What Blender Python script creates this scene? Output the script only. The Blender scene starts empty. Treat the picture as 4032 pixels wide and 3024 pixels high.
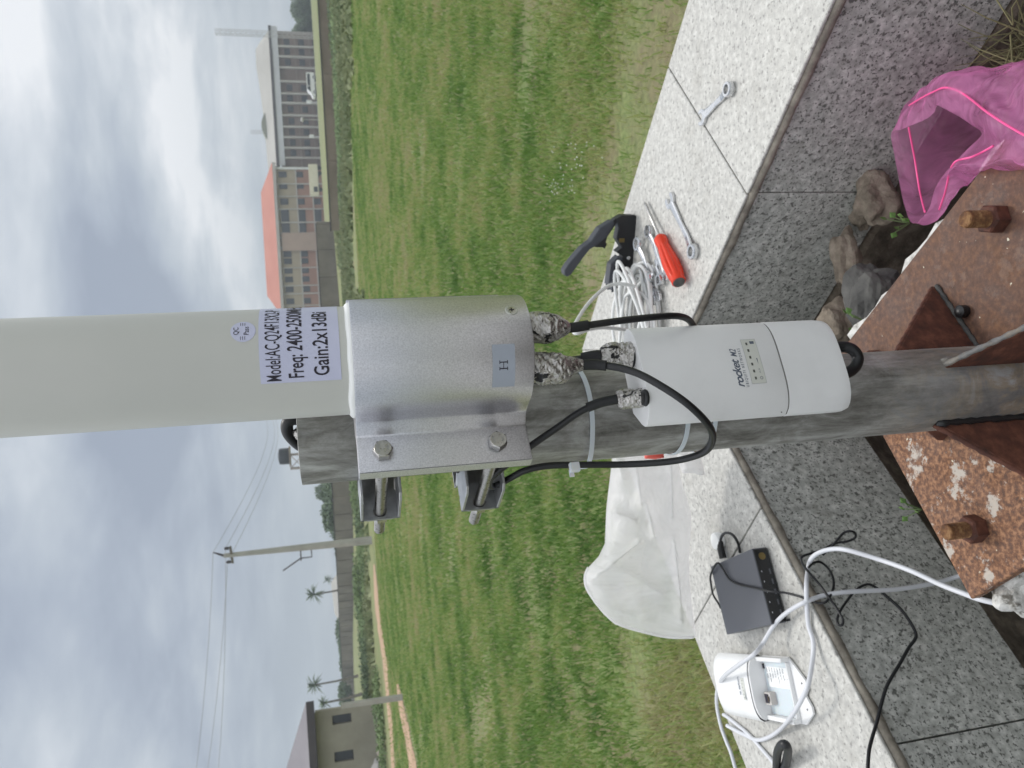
import bpy, bmesh, math, random
import numpy as np
from mathutils import Vector, Matrix, noise as mnoise
random.seed(7); rng = np.random.default_rng(7)
S = bpy.context.scene
col = S.collection
R = math.radians

# ------------------------------------------------------------ camera, world, sun, exposure
FPX, PITCH, ROLL, HC = 3028.0, R(13.1), R(3.5), 1.4
CAM = Vector((0, 0, HC))
FW = Vector((0, math.cos(PITCH), -math.sin(PITCH)))
UP = Vector((0, math.sin(PITCH), math.cos(PITCH)))
RT = Vector((1, 0, 0))
LX = -math.cos(ROLL) * UP - math.sin(ROLL) * RT
LY = math.cos(ROLL) * RT - math.sin(ROLL) * UP
cd = bpy.data.cameras.new('camera'); cam = bpy.data.objects.new('camera', cd); col.objects.link(cam)
M = Matrix.Identity(4)
for i, v in enumerate((LX, LY, -FW)):
    for j in range(3): M[j][i] = v[j]
for j in range(3): M[j][3] = CAM[j]
cam.matrix_world = M
cd.sensor_width = 36; cd.lens = 36 * FPX / 4032
cd.clip_start = .02; cd.clip_end = 3000
cd.dof.use_dof = True; cd.dof.focus_distance = .56; cd.dof.aperture_fstop = 19
S.camera = cam

SUN_EL, SUN_AZ = R(62), R(20)          # azimuth from +Y towards +X
W = bpy.data.worlds.new('World'); S.world = W; W.use_nodes = True
def build_world():
    nt = W.node_tree; nt.nodes.clear(); L = nt.links.new
    n = nt.nodes.new
    out = n('ShaderNodeOutputWorld'); bg = n('ShaderNodeBackground'); bg.inputs[1].default_value = .1
    sky = n('ShaderNodeTexSky'); sky.sky_type = 'NISHITA'; sky.sun_disc = False
    sky.sun_elevation = SUN_EL; sky.sun_rotation = SUN_AZ; sky.air_density = 1.2; sky.dust_density = 3
    tc = n('ShaderNodeTexCoord'); sep = n('ShaderNodeSeparateXYZ'); L(tc.outputs['Generated'], sep.inputs[0])
    def math_(op, a, b=None, c=False):
        m = n('ShaderNodeMath'); m.operation = op; m.use_clamp = c
        for i, v in enumerate((a, b)):
            if v is None: continue
            if isinstance(v, (int, float)): m.inputs[i].default_value = v
            else: L(v, m.inputs[i])
        return m.outputs[0]
    z = math_('MAXIMUM', sep.outputs[2], 0.0)
    den = math_('ADD', z, .16)
    px = math_('DIVIDE', sep.outputs[0], den); py = math_('DIVIDE', sep.outputs[1], den)
    cmb = n('ShaderNodeCombineXYZ'); L(px, cmb.inputs[0]); L(py, cmb.inputs[1]); cmb.inputs[2].default_value = 1.3
    def noise(scale, detail, rough, dist, off):
        mp = n('ShaderNodeMapping'); mp.inputs['Location'].default_value = off; L(cmb.outputs[0], mp.inputs[0])
        t = n('ShaderNodeTexNoise'); t.inputs['Scale'].default_value = scale; t.inputs['Detail'].default_value = detail
        t.inputs['Roughness'].default_value = rough; t.inputs['Distortion'].default_value = dist
        L(mp.outputs[0], t.inputs['Vector']); return t.outputs['Fac']
    a = noise(.55, 5, .48, .25, (3.1, 7.7, 0)); b = noise(1.7, 7, .55, .2, (11.2, 2.4, 0))
    s = math_('ADD', math_('ADD', math_('MULTIPLY', a, .7), math_('MULTIPLY', b, .3)), math_('MULTIPLY', math_('SUBTRACT', z, .16), .22))
    cr = n('ShaderNodeValToRGB'); L(s, cr.inputs[0]); e = cr.color_ramp.elements
    e[0].position = .40; e[0].color = (.33, .38, .475, 1)
    e[1].position = .585; e[1].color = (.93, .95, .98, 1)
    for p_, c_ in ((.45, (.42, .475, .565)), (.495, (.53, .585, .655)), (.54, (.69, .735, .79))):
        q = e.new(p_); q.color = (*c_, 1)
    # towards the horizon the cloud deck flattens into an even pale grey-blue
    hz = n('ShaderNodeMapRange'); L(z, hz.inputs[0]); hz.inputs[1].default_value = .0; hz.inputs[2].default_value = .17
    hz.inputs[3].default_value = 1; hz.inputs[4].default_value = 0; hz.interpolation_type = 'SMOOTHSTEP'
    mx = n('ShaderNodeMix'); mx.data_type = 'RGBA'; L(math_('MULTIPLY', hz.outputs[0], .7), mx.inputs[0])
    L(cr.outputs[0], mx.inputs[6]); mx.inputs[7].default_value = (.52, .59, .645, 1)
    # overcast sky is brighter overhead
    zb = math_('ADD', math_('MULTIPLY', math_('MAXIMUM', math_('SUBTRACT', z, .35), 0), 1.0), 1.0)
    sc = n('ShaderNodeVectorMath'); sc.operation = 'SCALE'; L(mx.outputs[2], sc.inputs[0]); L(math_('MULTIPLY', zb, 10.6), sc.inputs['Scale'])
    fx = n('ShaderNodeMix'); fx.data_type = 'RGBA'; fx.inputs[0].default_value = .93
    L(sky.outputs[0], fx.inputs[6]); L(sc.outputs[0], fx.inputs[7])
    L(fx.outputs[2], bg.inputs[0]); L(bg.outputs[0], out.inputs[0])
build_world()
sd = bpy.data.lights.new('sun', 'SUN'); sd.energy = 1.5; sd.angle = R(11); sd.color = (1, .965, .91)
sun = bpy.data.objects.new('sun', sd); col.objects.link(sun)
sdir = Vector((math.sin(SUN_AZ) * math.cos(SUN_EL), math.cos(SUN_AZ) * math.cos(SUN_EL), math.sin(SUN_EL)))
sun.rotation_euler = sdir.to_track_quat('Z', 'Y').to_euler(); sun.location = (0, 0, 30)
S.view_settings.view_transform = 'Standard'; S.view_settings.look = 'None'
S.view_settings.exposure = -0.05; S.view_settings.gamma = 1

# ------------------------------------------------------------ survey helpers: bearings measured in the photograph -> metres
def ray(X, Y): return FW + LX * ((X - 2016) / FPX) + LY * ((1512 - Y) / FPX)
def onh(X, Y, h):
    d = ray(X, Y); return CAM + d * (-h / d.z)
def aty(X, Y, y):
    d = ray(X, Y); return CAM + d * (y / d.y)
def atd(X, Y, D):
    d = ray(X, Y); return CAM + d * (D / math.hypot(d.x, d.y))
def onpl(X, Y, n, off):
    d = ray(X, Y); return CAM + d * (off / (n[0] * d.x + n[1] * d.y))
def zh(h): return HC - h

# ------------------------------------------------------------ mesh helpers
class MB:
    def __init__(s): s.v = []; s.f = []; s.uv = None
    def add(s, vs, fs):
        o = len(s.v); s.v += [tuple(v) for v in vs]; s.f += [tuple(i + o for i in f) for f in fs]; return s
    def box(s, c, size, rz=0, M_=None):
        hx, hy, hz = [k / 2 for k in size]; c = Vector(c)
        m = Matrix.Rotation(rz, 3, 'Z') if M_ is None else M_
        vs = [c + m @ Vector((x * hx, y * hy, z * hz)) for z in (-1, 1) for y in (-1, 1) for x in (-1, 1)]
        return s.add(vs, [(0, 2, 3, 1), (4, 5, 7, 6), (0, 1, 5, 4), (2, 6, 7, 3), (0, 4, 6, 2), (1, 3, 7, 5)])
    def tube(s, pts, r, seg=12, cap=True, smooth_n=0):
        pts = [Vector(p) for p in pts]
        rr = r if isinstance(r, (list, tuple)) else [r] * len(pts)
        if smooth_n:
            P, Q = [], []
            n = len(pts)
            for i in range(n - 1):
                p0, p1, p2, p3 = pts[max(i - 1, 0)], pts[i], pts[i + 1], pts[min(i + 2, n - 1)]
                for k in range(smooth_n):
                    t = k / smooth_n
                    P.append(.5 * ((2 * p1) + (p2 - p0) * t + (2 * p0 - 5 * p1 + 4 * p2 - p3) * t * t + (3 * p1 - p0 - 3 * p2 + p3) * t ** 3))
                    Q.append(rr[i] * (1 - t) + rr[i + 1] * t)
            P.append(pts[-1]); Q.append(rr[-1]); pts, rr = P, Q
        nrm = None; rings = []
        for i, p in enumerate(pts):
            t = (pts[min(i + 1, len(pts) - 1)] - pts[max(i - 1, 0)]).normalized()
            if nrm is None:
                nrm = t.orthogonal().normalized()
            else:
                nrm = (nrm - t * nrm.dot(t)); nrm = nrm.normalized() if nrm.length > 1e-6 else t.orthogonal().normalized()
            b = t.cross(nrm)
            rings.append([p + (nrm * math.cos(a) + b * math.sin(a)) * rr[i] for a in [2 * math.pi * k / seg for k in range(seg)]])
        vs = [v for g in rings for v in g]
        fs = [(i * seg + k, i * seg + (k + 1) % seg, (i + 1) * seg + (k + 1) % seg, (i + 1) * seg + k) for i in range(len(pts) - 1) for k in range(seg)]
        if cap: fs += [tuple(range(seg))[::-1], tuple((len(pts) - 1) * seg + k for k in range(seg))]
        return s.add(vs, fs)
    def prism(s, poly, fn, t0, t1):
        """poly: 2-D outline; fn(a, b, t) -> 3-D point"""
        n = len(poly)
        vs = [fn(a, b, t0) for a, b in poly] + [fn(a, b, t1) for a, b in poly]
        fs = [tuple(range(n))[::-1], tuple(range(n, 2 * n))] + [(i, (i + 1) % n, n + (i + 1) % n, n + i) for i in range(n)]
        return s.add(vs, fs)
    def lathe(s, prof, c, seg=32, axis=None):
        """prof: list of (r, t) along the axis from point c"""
        c = Vector(c); ax = Vector(axis or (0, 0, 1)).normalized(); u = ax.orthogonal().normalized(); w = ax.cross(u)
        vs = [c + ax * t + (u * math.cos(2 * math.pi * k / seg) + w * math.sin(2 * math.pi * k / seg)) * r for r, t in prof for k in range(seg)]
        n = len(prof)
        fs = [(i * seg + k, i * seg + (k + 1) % seg, (i + 1) * seg + (k + 1) % seg, (i + 1) * seg + k) for i in range(n - 1) for k in range(seg)]
        if prof[0][0] > 1e-6: fs.append(tuple(range(seg))[::-1])
        if prof[-1][0] > 1e-6: fs.append(tuple((n - 1) * seg + k for k in range(seg)))
        return s.add(vs, fs)
    def blob(s, c, rad, sub=3, amp=.15, fr=1.5, seed=0):
        bm = bmesh.new(); bmesh.ops.create_icosphere(bm, subdivisions=sub, radius=1)
        vs = []
        for v in bm.verts:
            d = v.co.normalized(); k = 1 + amp * mnoise.noise(d * fr + Vector((seed, seed * .7, 3))) * 2 + amp * .4 * mnoise.noise(d * fr * 3.1 + Vector((seed, 1, 3)))
            vs.append(Vector(c) + Vector((d.x * rad[0], d.y * rad[1], d.z * rad[2])) * k)
        bm.verts.index_update(); fs = [tuple(v.index for v in f.verts) for f in bm.faces]; bm.free()
        return s.add(vs, fs)
    def build(s, name, mat, parent=None, smooth=False, bevel=0, segs=2, auto=None, origin=None):
        me = bpy.data.meshes.new(name)
        o = bpy.data.objects.new(name, me); col.objects.link(o)
        if parent is not None:
            o.parent = parent; org = ORG[parent.name]
        else:
            org = Vector(origin) if origin is not None else Vector((0, 0, 0)); o.location = org
        ORG[o.name] = org
        me.from_pydata([tuple(Vector(v) - org) for v in s.v], [], s.f)
        bm = bmesh.new(); bm.from_mesh(me)
        bmesh.ops.remove_doubles(bm, verts=bm.verts, dist=1e-6)
        bmesh.ops.recalc_face_normals(bm, faces=bm.faces)
        if bevel:
            es = [e for e in bm.edges if len(e.link_faces) == 2 and e.calc_face_angle(0) > .5]
            bmesh.ops.bevel(bm, geom=es, offset=bevel, segments=segs, profile=.6, affect='EDGES', clamp_overlap=True)
        bm.to_mesh(me); bm.free()
        if smooth or auto is not None:
            me.polygons.foreach_set('use_smooth', [True] * len(me.polygons))
            if auto is not None:
                try: me.set_sharp_from_angle(angle=R(auto))
                except Exception: pass
        if mat: me.materials.append(mat)
        return o
ORG = {}
def tag(o, label=None, cat=None, group=None, kind=None):
    if label: o['label'] = label
    if cat: o['category'] = cat
    if group: o['group'] = group
    if kind: o['kind'] = kind
    return o
def thing(name, label, cat, loc=(0, 0, 0), group=None):
    o = bpy.data.objects.new(name, None); col.objects.link(o); o.location = loc; ORG[o.name] = Vector(loc)
    o.empty_display_size = .05
    return tag(o, label, cat, group)

def text_flat(body, size=1.0, xs=1.0, shear=0.0, offset=0.0, spacing=1.0, align='LEFT'):
    """flat lettering: list of 2-D points and faces"""
    cu = bpy.data.curves.new('t', 'FONT'); cu.body = body; cu.size = size; cu.shear = shear; cu.offset = offset
    cu.space_character = spacing; cu.align_x = align; cu.resolution_u = 4
    ob = bpy.data.objects.new('t', cu); col.objects.link(ob)
    me = ob.to_mesh(); vs = [(v.co.x * xs, v.co.y) for v in me.vertices]; fs = [tuple(p.vertices) for p in me.polygons]
    ob.to_mesh_clear(); bpy.data.objects.remove(ob); bpy.data.curves.remove(cu)
    return vs, fs
def rect_fill(poly2, step):
    """fine grid covering a rectangle (x0,y0,x1,y1)"""
    x0, y0, x1, y1 = poly2; nx = max(1, int((x1 - x0) / step)); ny = 1
    vs = [(x0 + (x1 - x0) * i / nx, y0 + (y1 - y0) * j / ny) for j in range(ny + 1) for i in range(nx + 1)]
    fs = [(j * (nx + 1) + i, j * (nx + 1) + i + 1, (j + 1) * (nx + 1) + i + 1, (j + 1) * (nx + 1) + i) for j in range(ny) for i in range(nx)]
    return vs, fs

# ------------------------------------------------------------ materials
class NT:
    def __init__(s, name, base=(.5, .5, .5), rough=.6, metal=0.0, **kw):
        s.m = bpy.data.materials.new(name); s.m.use_nodes = True; s.t = s.m.node_tree
        s.b = s.t.nodes['Principled BSDF']; s.set('Base Color', base); s.set('Roughness', rough); s.set('Metallic', metal)
        for k, v in kw.items(): s.set(k.replace('_', ' '), v)
        tc = s.t.nodes.new('ShaderNodeTexCoord'); s.co = tc.outputs['Object']
    def set(s, k, v):
        i = s.b.inputs[k]
        if isinstance(v, (tuple, list)): i.default_value = (*v, 1) if len(v) == 3 and k != 'Subsurface Radius' else v
        elif isinstance(v, (int, float)): i.default_value = v
        else: s.t.links.new(v, i)
        return s
    def lk(s, v, i):
        if isinstance(v, (tuple, list)): i.default_value = (*v, 1) if len(v) == 3 and len(i.default_value) == 4 else v
        elif isinstance(v, (int, float)): i.default_value = v
        else: s.t.links.new(v, i)
    def map(s, scale=(1, 1, 1), rot=(0, 0, 0), loc=(0, 0, 0)):
        n = s.t.nodes.new('ShaderNodeMapping'); s.lk(s.co, n.inputs[0]); n.inputs['Scale'].default_value = scale
        n.inputs['Rotation'].default_value = rot; n.inputs['Location'].default_value = loc; return n.outputs[0]
    def noise(s, scale, detail=4, rough=.55, dist=0, vec=None):
        n = s.t.nodes.new('ShaderNodeTexNoise'); s.lk(vec if vec is not None else s.co, n.inputs['Vector'])
        n.inputs['Scale'].default_value = scale; n.inputs['Detail'].default_value = detail; n.inputs['Roughness'].default_value = rough
        n.inputs['Distortion'].default_value = dist; return n.outputs['Fac']
    def vor(s, scale, feat='F1', vec=None, out='Distance', rnd=1):
        n = s.t.nodes.new('ShaderNodeTexVoronoi'); n.feature = feat; s.lk(vec if vec is not None else s.co, n.inputs['Vector'])
        n.inputs['Scale'].default_value = scale; n.inputs['Randomness'].default_value = rnd; return n.outputs[out]
    def ramp(s, fac, stops, mode='LINEAR'):
        n = s.t.nodes.new('ShaderNodeValToRGB'); s.lk(fac, n.inputs[0]); e = n.color_ramp.elements; n.color_ramp.interpolation = mode
        f = lambda c: (*c, 1) if isinstance(c, tuple) else (c, c, c, 1)
        e[0].position = stops[0][0]; e[0].color = f(stops[0][1]); e[1].position = stops[-1][0]; e[1].color = f(stops[-1][1])
        for p_, c_ in stops[1:-1]: q = e.new(p_); q.color = f(c_)
        return n.outputs[0]
    def mix(s, fac, a, b, mode='MIX'):
        n = s.t.nodes.new('ShaderNodeMix'); n.data_type = 'RGBA'; n.blend_type = mode; s.lk(fac, n.inputs[0]); s.lk(a, n.inputs[6]); s.lk(b, n.inputs[7]); return n.outputs[2]
    def math(s, op, a, b=0.0, clamp=False):
        n = s.t.nodes.new('ShaderNodeMath'); n.operation = op; n.use_clamp = clamp; s.lk(a, n.inputs[0]); s.lk(b, n.inputs[1]); return n.outputs[0]
    def bump(s, h, strength=.3, dist=.001, add=None):
        n = s.t.nodes.new('ShaderNodeBump'); s.lk(h, n.inputs['Height']); n.inputs['Strength'].default_value = strength; n.inputs['Distance'].default_value = dist
        if add is not None: s.lk(add, n.inputs['Normal'])
        s.t.links.new(n.outputs[0], s.b.inputs['Normal']); return n.outputs[0]
    def sep(s, axis):
        n = s.t.nodes.new('ShaderNodeSeparateXYZ'); s.lk(s.co, n.inputs[0]); return n.outputs[axis]

def granite(name, light, mid, dark, white, rough, fl=.40):
    g = NT(name, rough=rough)
    a = g.noise(95, 6, .62); b = g.noise(260, 4, .6); c = g.noise(9, 3, .5)
    base = g.ramp(a, [(.36, mid), (.52, light), (.66, white)])
    fleck = g.ramp(b, [(fl - .03, 1.0), (fl + .03, 0.0)])
    v = g.vor(130, 'F1', vec=None); fl2 = g.ramp(g.noise(150, 2, .5, vec=g.map(loc=(5, 3, 1))), [(.34, 1.0), (.41, 0.0)])
    k = g.mix(fleck, base, dark); k = g.mix(g.math('MULTIPLY', fl2, .85), k, dark)
    k = g.mix(.45, k, g.ramp(c, [(.35, tuple(x * .82 for x in light)), (.65, tuple(min(1, x * 1.12) for x in light))]), 'SOFT_LIGHT')
    st = g.ramp(g.noise(22, 6, .65, vec=g.map(loc=(2, 9, 4))), [(.55, 0.0), (.72, .35)])
    k = g.mix(st, k, tuple(x * .7 for x in (mid[0], mid[1] * .95, mid[2] * .86)))
    g.set('Base Color', k); g.bump(b, .12, .0006); return g.m
m_gtop = granite('pale_granite', (.485, .48, .455), (.40, .395, .38), (.235, .23, .22), (.59, .585, .56), .45, .36)
m_gface = granite('grey_granite', (.46, .465, .44), (.32, .325, .305), (.085, .087, .08), (.62, .62, .59), .6, .395)
g = NT('mortar', rough=.9); n1 = g.noise(35, 6, .65)
g.set('Base Color', g.ramp(n1, [(.3, (.17, .15, .125)), (.5, (.30, .27, .225)), (.7, (.44, .40, .33))])); g.bump(g.noise(160, 5, .7), .7, .004); m_mortar = g.m
g = NT('earthy_mortar', rough=.95); n1 = g.noise(35, 6, .65)
g.set('Base Color', g.ramp(n1, [(.3, (.05, .04, .03)), (.5, (.11, .09, .068)), (.7, (.21, .175, .135))])); g.bump(g.noise(120, 5, .7), .8, .006); m_core = g.m
g = NT('soil', rough=.95); n1 = g.noise(18, 8, .7)
g.set('Base Color', g.ramp(n1, [(.3, (.012, .01, .008)), (.5, (.045, .036, .027)), (.72, (.11, .09, .068))])); g.bump(g.noise(60, 8, .7), 1, .01); m_soil = g.m
g = NT('rubble', rough=.85); n1 = g.noise(28, 7, .65)
g.set('Base Color', g.ramp(n1, [(.3, (.10, .082, .062)), (.5, (.24, .20, .155)), (.7, (.40, .345, .28))])); g.bump(g.noise(90, 6, .7), .8, .004); m_rub = g.m
g = NT('dark_stone', rough=.8); n1 = g.noise(30, 6, .6)
g.set('Base Color', g.ramp(n1, [(.3, (.035, .035, .035)), (.7, (.11, .108, .10))])); g.bump(n1, .5, .003); m_dstone = g.m
g = NT('painted_concrete', rough=.85); n1 = g.noise(55, 6, .65)
g.set('Base Color', g.ramp(n1, [(.36, (.16, .15, .13)), (.44, (.50, .49, .46)), (.56, (.70, .69, .66))])); g.bump(g.noise(120, 6, .7), .8, .004); m_pconc = g.m

# rusty plate: even dark brown, orange scale and cement splashes towards -x
g = NT('rust', rough=.75); x = g.sep(0)
n1 = g.noise(26, 8, .65); n2 = g.noise(150, 5, .65); n3 = g.noise(190, 5, .65, vec=g.map(loc=(3, 1, 7)))
base = g.ramp(n1, [(.32, (.050, .028, .020)), (.5, (.098, .052, .034)), (.66, (.16, .085, .046))])
base = g.mix(.55, base, g.ramp(n2, [(.3, (.06, .03, .022)), (.5, (.13, .066, .045)), (.72, (.26, .13, .07))]))
lf = g.ramp(g.math('ADD', g.math('MULTIPLY', x, -4.0), g.math('MULTIPLY', g.noise(13, 5, .6), 1.7)), [(.85, 0.0), (1.5, 1.0)])
org = g.ramp(n3, [(.38, (.075, .036, .022)), (.5, (.175, .078, .038)), (.61, (.34, .175, .09))])
base = g.mix(lf, base, g.mix(.8, base, org))
spl = g.ramp(g.noise(30, 9, .72, vec=g.map(loc=(8.3, 2.2, 0))), [(.56, 0.0), (.60, 1.0)])
base = g.mix(g.math('MULTIPLY', spl, g.ramp(lf, [(.3, .06), (.7, .75)])), base, (.50, .47, .42))
sp2 = g.ramp(g.noise(140, 2, .4, vec=g.map(loc=(1.3, 5.2, 0))), [(.74, 0.0), (.76, 1.0)])
base = g.mix(sp2, base, (.6, .56, .44))
g.set('Base Color', base); g.set('Roughness', g.ramp(n1, [(.3, .55), (.7, .9)])); g.bump(n2, .5, .0012); m_rust = g.m
g = NT('orange_rust', rough=.8); n1 = g.noise(120, 6, .65)
g.set('Base Color', g.ramp(n1, [(.3, (.05, .02, .01)), (.5, (.14, .06, .02)), (.7, (.30, .17, .07))])); g.bump(n1, .7, .0015); m_orust = g.m
g = NT('dark_rust', rough=.75); n1 = g.noise(70, 6, .65)
g.set('Base Color', g.ramp(n1, [(.3, (.035, .013, .009)), (.5, (.085, .028, .016)), (.72, (.16, .06, .035))])); g.bump(n1, .4, .0012); m_drust = g.m

# galvanised pole
g = NT('galvanised_steel', rough=.5, metal=.3)
st = g.noise(60, 8, .72, vec=g.map(scale=(1, 1, .13))); n2 = g.noise(30, 8, .72, .6, vec=g.map(scale=(1, 1, .5))); n3 = g.noise(220, 4, .6)
c = g.ramp(st, [(.36, (.09, .088, .08)), (.47, (.23, .227, .21)), (.56, (.35, .35, .335)), (.66, (.58, .59, .575))])
c = g.mix(.5, c, g.ramp(n2, [(.40, (.085, .08, .07)), (.5, (.225, .222, .205)), (.60, (.46, .465, .455))]))
z = g.sep(2)
heat = g.ramp(g.math('ADD', g.math('MULTIPLY', z, -2.6), g.math('MULTIPLY', n2, .9)), [(.0, 0.0), (.40, 1.0)])
c = g.mix(g.math('MULTIPLY', heat, .8), c, g.ramp(g.noise(22, 7, .68, .8), [(.36, (.09, .088, .092)), (.46, (.17, .165, .17)), (.54, (.27, .215, .155)), (.64, (.38, .385, .40))]))
rs = g.ramp(g.noise(17, 6, .62, vec=g.map(loc=(4, 4, 9))), [(.66, 0.0), (.74, .55)])
c = g.mix(rs, c, (.30, .19, .10))
g.set('Base Color', c); g.set('Roughness', g.ramp(st, [(.3, .62), (.7, .38)])); g.bump(g.mix(.5, st, n3), .12, .0006); m_galv = g.m

g = NT('blasted_aluminium', rough=.34, metal=.92)
n1 = g.noise(900, 3, .7); n2 = g.noise(2200, 2, .5)
g.set('Base Color', g.ramp(n1, [(.32, (.50, .50, .53)), (.5, (.61, .61, .64)), (.68, (.71, .71, .745))])); g.set('Roughness', g.ramp(n1, [(.3, .42), (.7, .28)])); g.bump(n1, .22, .0002); m_alu = g.m
g = NT('cut_aluminium', rough=.5, metal=.6); n1 = g.noise(1300, 3, .6)
g.set('Base Color', g.ramp(n1, [(.3, (.42, .43, .39)), (.7, (.66, .67, .62))])); g.bump(n1, .3, .0002); m_alucut = g.m
g = NT('stainless_steel', rough=.28, metal=1); n1 = g.noise(400, 3, .6)
g.set('Base Color', g.ramp(n1, [(.3, (.42, .41, .39)), (.7, (.56, .55, .53))])); g.set('Roughness', g.ramp(n1, [(.3, .24), (.7, .4)])); m_steel = g.m
g = NT('chrome', (.66, .67, .69), .2, 1); n1 = g.noise(120, 4, .6); g.set('Roughness', g.ramp(n1, [(.3, .16), (.7, .32)])); m_chrome = g.m
g = NT('bracket_zinc', rough=.4, metal=.85); n1 = g.noise(160, 5, .6)
g.set('Base Color', g.ramp(n1, [(.3, (.36, .37, .38)), (.7, (.50, .51, .52))])); m_zinc = g.m
g = NT('radome', (.56, .57, .54), .38); n1 = g.noise(6, 4, .5)
g.set('Base Color', g.ramp(n1, [(.3, (.55, .56, .53)), (.7, (.60, .605, .575))])); g.bump(g.noise(500, 2, .5), .03, .0002); g.set('Base Color', (.85, .835, .85)); m_radome = g.m
m_foam = NT('white_sealant', (.86, .87, .86), .5).m
g = NT('sticker', (.58, .60, .78), .3); n1 = g.noise(25, 3, .5); g.set('Base Color', g.ramp(n1, [(.3, (.555, .575, .755)), (.7, (.60, .62, .79))])); m_stick = g.m
m_ink = NT('black_ink', (.016, .012, .024), .45).m
m_sil = NT('silver_sticker', (.36, .40, .475), .28, .35).m
m_greyink = NT('grey_ink', (.10, .12, .16), .5).m
g = NT('white_plastic', (.78, .785, .785), .36); n1 = g.noise(22, 5, .6)
g.set('Base Color', g.ramp(n1, [(.3, (.72, .725, .725)), (.5, (.765, .77, .77)), (.7, (.785, .79, .79))]))
sm = g.ramp(g.noise(40, 5, .7, vec=g.map(loc=(4, 1, 2))), [(.66, 0.0), (.8, .25)]); g.bump(g.noise(700, 2, .5), .03, .0002); m_wplas = g.m
m_wdark = NT('seam_shadow', (.16, .155, .15), .7).m
m_led = NT('led_panel', (.60, .61, .56), .35).m
m_ledsq = NT('led_window', (.09, .095, .08), .3).m
g = NT('black_rubber', (.008, .0085, .010), .42); g.bump(g.noise(300, 3, .6), .1, .0003); m_blk = g.m
g = NT('heat_shrink', (.010, .0105, .012), .55); g.bump(g.noise(240, 4, .6), .25, .0004); m_shr = g.m
g = NT('black_plastic', (.010, .011, .013), .4); m_bplas = g.m
m_grip = NT('grey_grip', (.045, .05, .062), .6).m
g = NT('white_cable', (.62, .635, .67), .38); g.bump(g.noise(60, 3, .6), .15, .001); m_wcab = g.m
g = NT('pale_cable', (.66, .67, .66), .4); m_coil = g.m
m_tie = NT('nylon', (.66, .67, .69), .35, Subsurface_Weight=.2).m
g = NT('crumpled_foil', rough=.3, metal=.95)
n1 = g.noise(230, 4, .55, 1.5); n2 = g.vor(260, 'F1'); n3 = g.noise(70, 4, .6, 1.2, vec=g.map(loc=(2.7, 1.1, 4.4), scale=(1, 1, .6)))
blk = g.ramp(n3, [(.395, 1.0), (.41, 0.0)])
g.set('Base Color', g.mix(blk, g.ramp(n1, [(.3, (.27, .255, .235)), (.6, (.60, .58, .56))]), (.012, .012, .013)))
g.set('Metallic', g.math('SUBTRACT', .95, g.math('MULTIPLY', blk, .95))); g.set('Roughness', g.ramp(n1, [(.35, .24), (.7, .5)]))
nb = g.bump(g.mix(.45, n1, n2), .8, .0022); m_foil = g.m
m_red = NT('red_acetate', (.88, .05, .008), .12, Transmission_Weight=.35, IOR=1.47).m
m_router = NT('router_case', (.085, .09, .105), .38).m
m_routf = NT('router_face', (.010, .011, .013), .3).m
m_port = NT('port_gold', (.20, .15, .06), .35, .7).m

def film(name, c, alpha, rough=.3, trans=.5, bscale=25, folds=.006):
    m = bpy.data.materials.new(name); m.use_nodes = True; t = m.node_tree; t.nodes.clear(); n = t.nodes.new
    o = n('ShaderNodeOutputMaterial'); pr = n('ShaderNodeBsdfPrincipled'); pr.inputs['Base Color'].default_value = (*c, 1); pr.inputs['Roughness'].default_value = rough
    tl = n('ShaderNodeBsdfTranslucent'); tl.inputs[0].default_value = (*c, 1); tp = n('ShaderNodeBsdfTransparent')
    tp.inputs[0].default_value = (min(1, c[0] * .25 + .75), c[1] * .25 + .75, min(1, c[2] * .25 + .75), 1)
    a = n('ShaderNodeMixShader'); a.inputs[0].default_value = trans; b = n('ShaderNodeMixShader')
    tc = n('ShaderNodeTexCoord'); nz = n('ShaderNodeTexNoise'); nz.inputs['Scale'].default_value = bscale; nz.inputs['Detail'].default_value = 6; nz.inputs['Distortion'].default_value = 1.2
    mp = n('ShaderNodeMapping'); mp.inputs['Scale'].default_value = (1, 1, .45); t.links.new(tc.outputs['Object'], mp.inputs[0]); t.links.new(mp.outputs[0], nz.inputs['Vector'])
    bu = n('ShaderNodeBump'); bu.inputs['Strength'].default_value = .8; bu.inputs['Distance'].default_value = folds
    t.links.new(nz.outputs[0], bu.inputs['Height']); t.links.new(bu.outputs[0], pr.inputs['Normal']); t.links.new(bu.outputs[0], tl.inputs['Normal'])
    mr = n('ShaderNodeMapRange'); mr.inputs[1].default_value = .35; mr.inputs[2].default_value = .65; mr.inputs[3].default_value = alpha - .12; mr.inputs[4].default_value = alpha + .12
    t.links.new(nz.outputs[0], mr.inputs[0]); t.links.new(mr.outputs[0], b.inputs[0])
    t.links.new(pr.outputs[0], a.inputs[1]); t.links.new(tl.outputs[0], a.inputs[2]); t.links.new(tp.outputs[0], b.inputs[1]); t.links.new(a.outputs[0], b.inputs[2]); t.links.new(b.outputs[0], o.inputs[0])
    return m
m_pink = film('pink_film', (.93, .38, .70), .46, .24, .5, 26, .012)
m_string = NT('hot_pink_string', (.88, .10, .32), .4).m
m_wfilm = film('white_film', (.94, .935, .935), .60, .3, .5, 9, .03)

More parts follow.
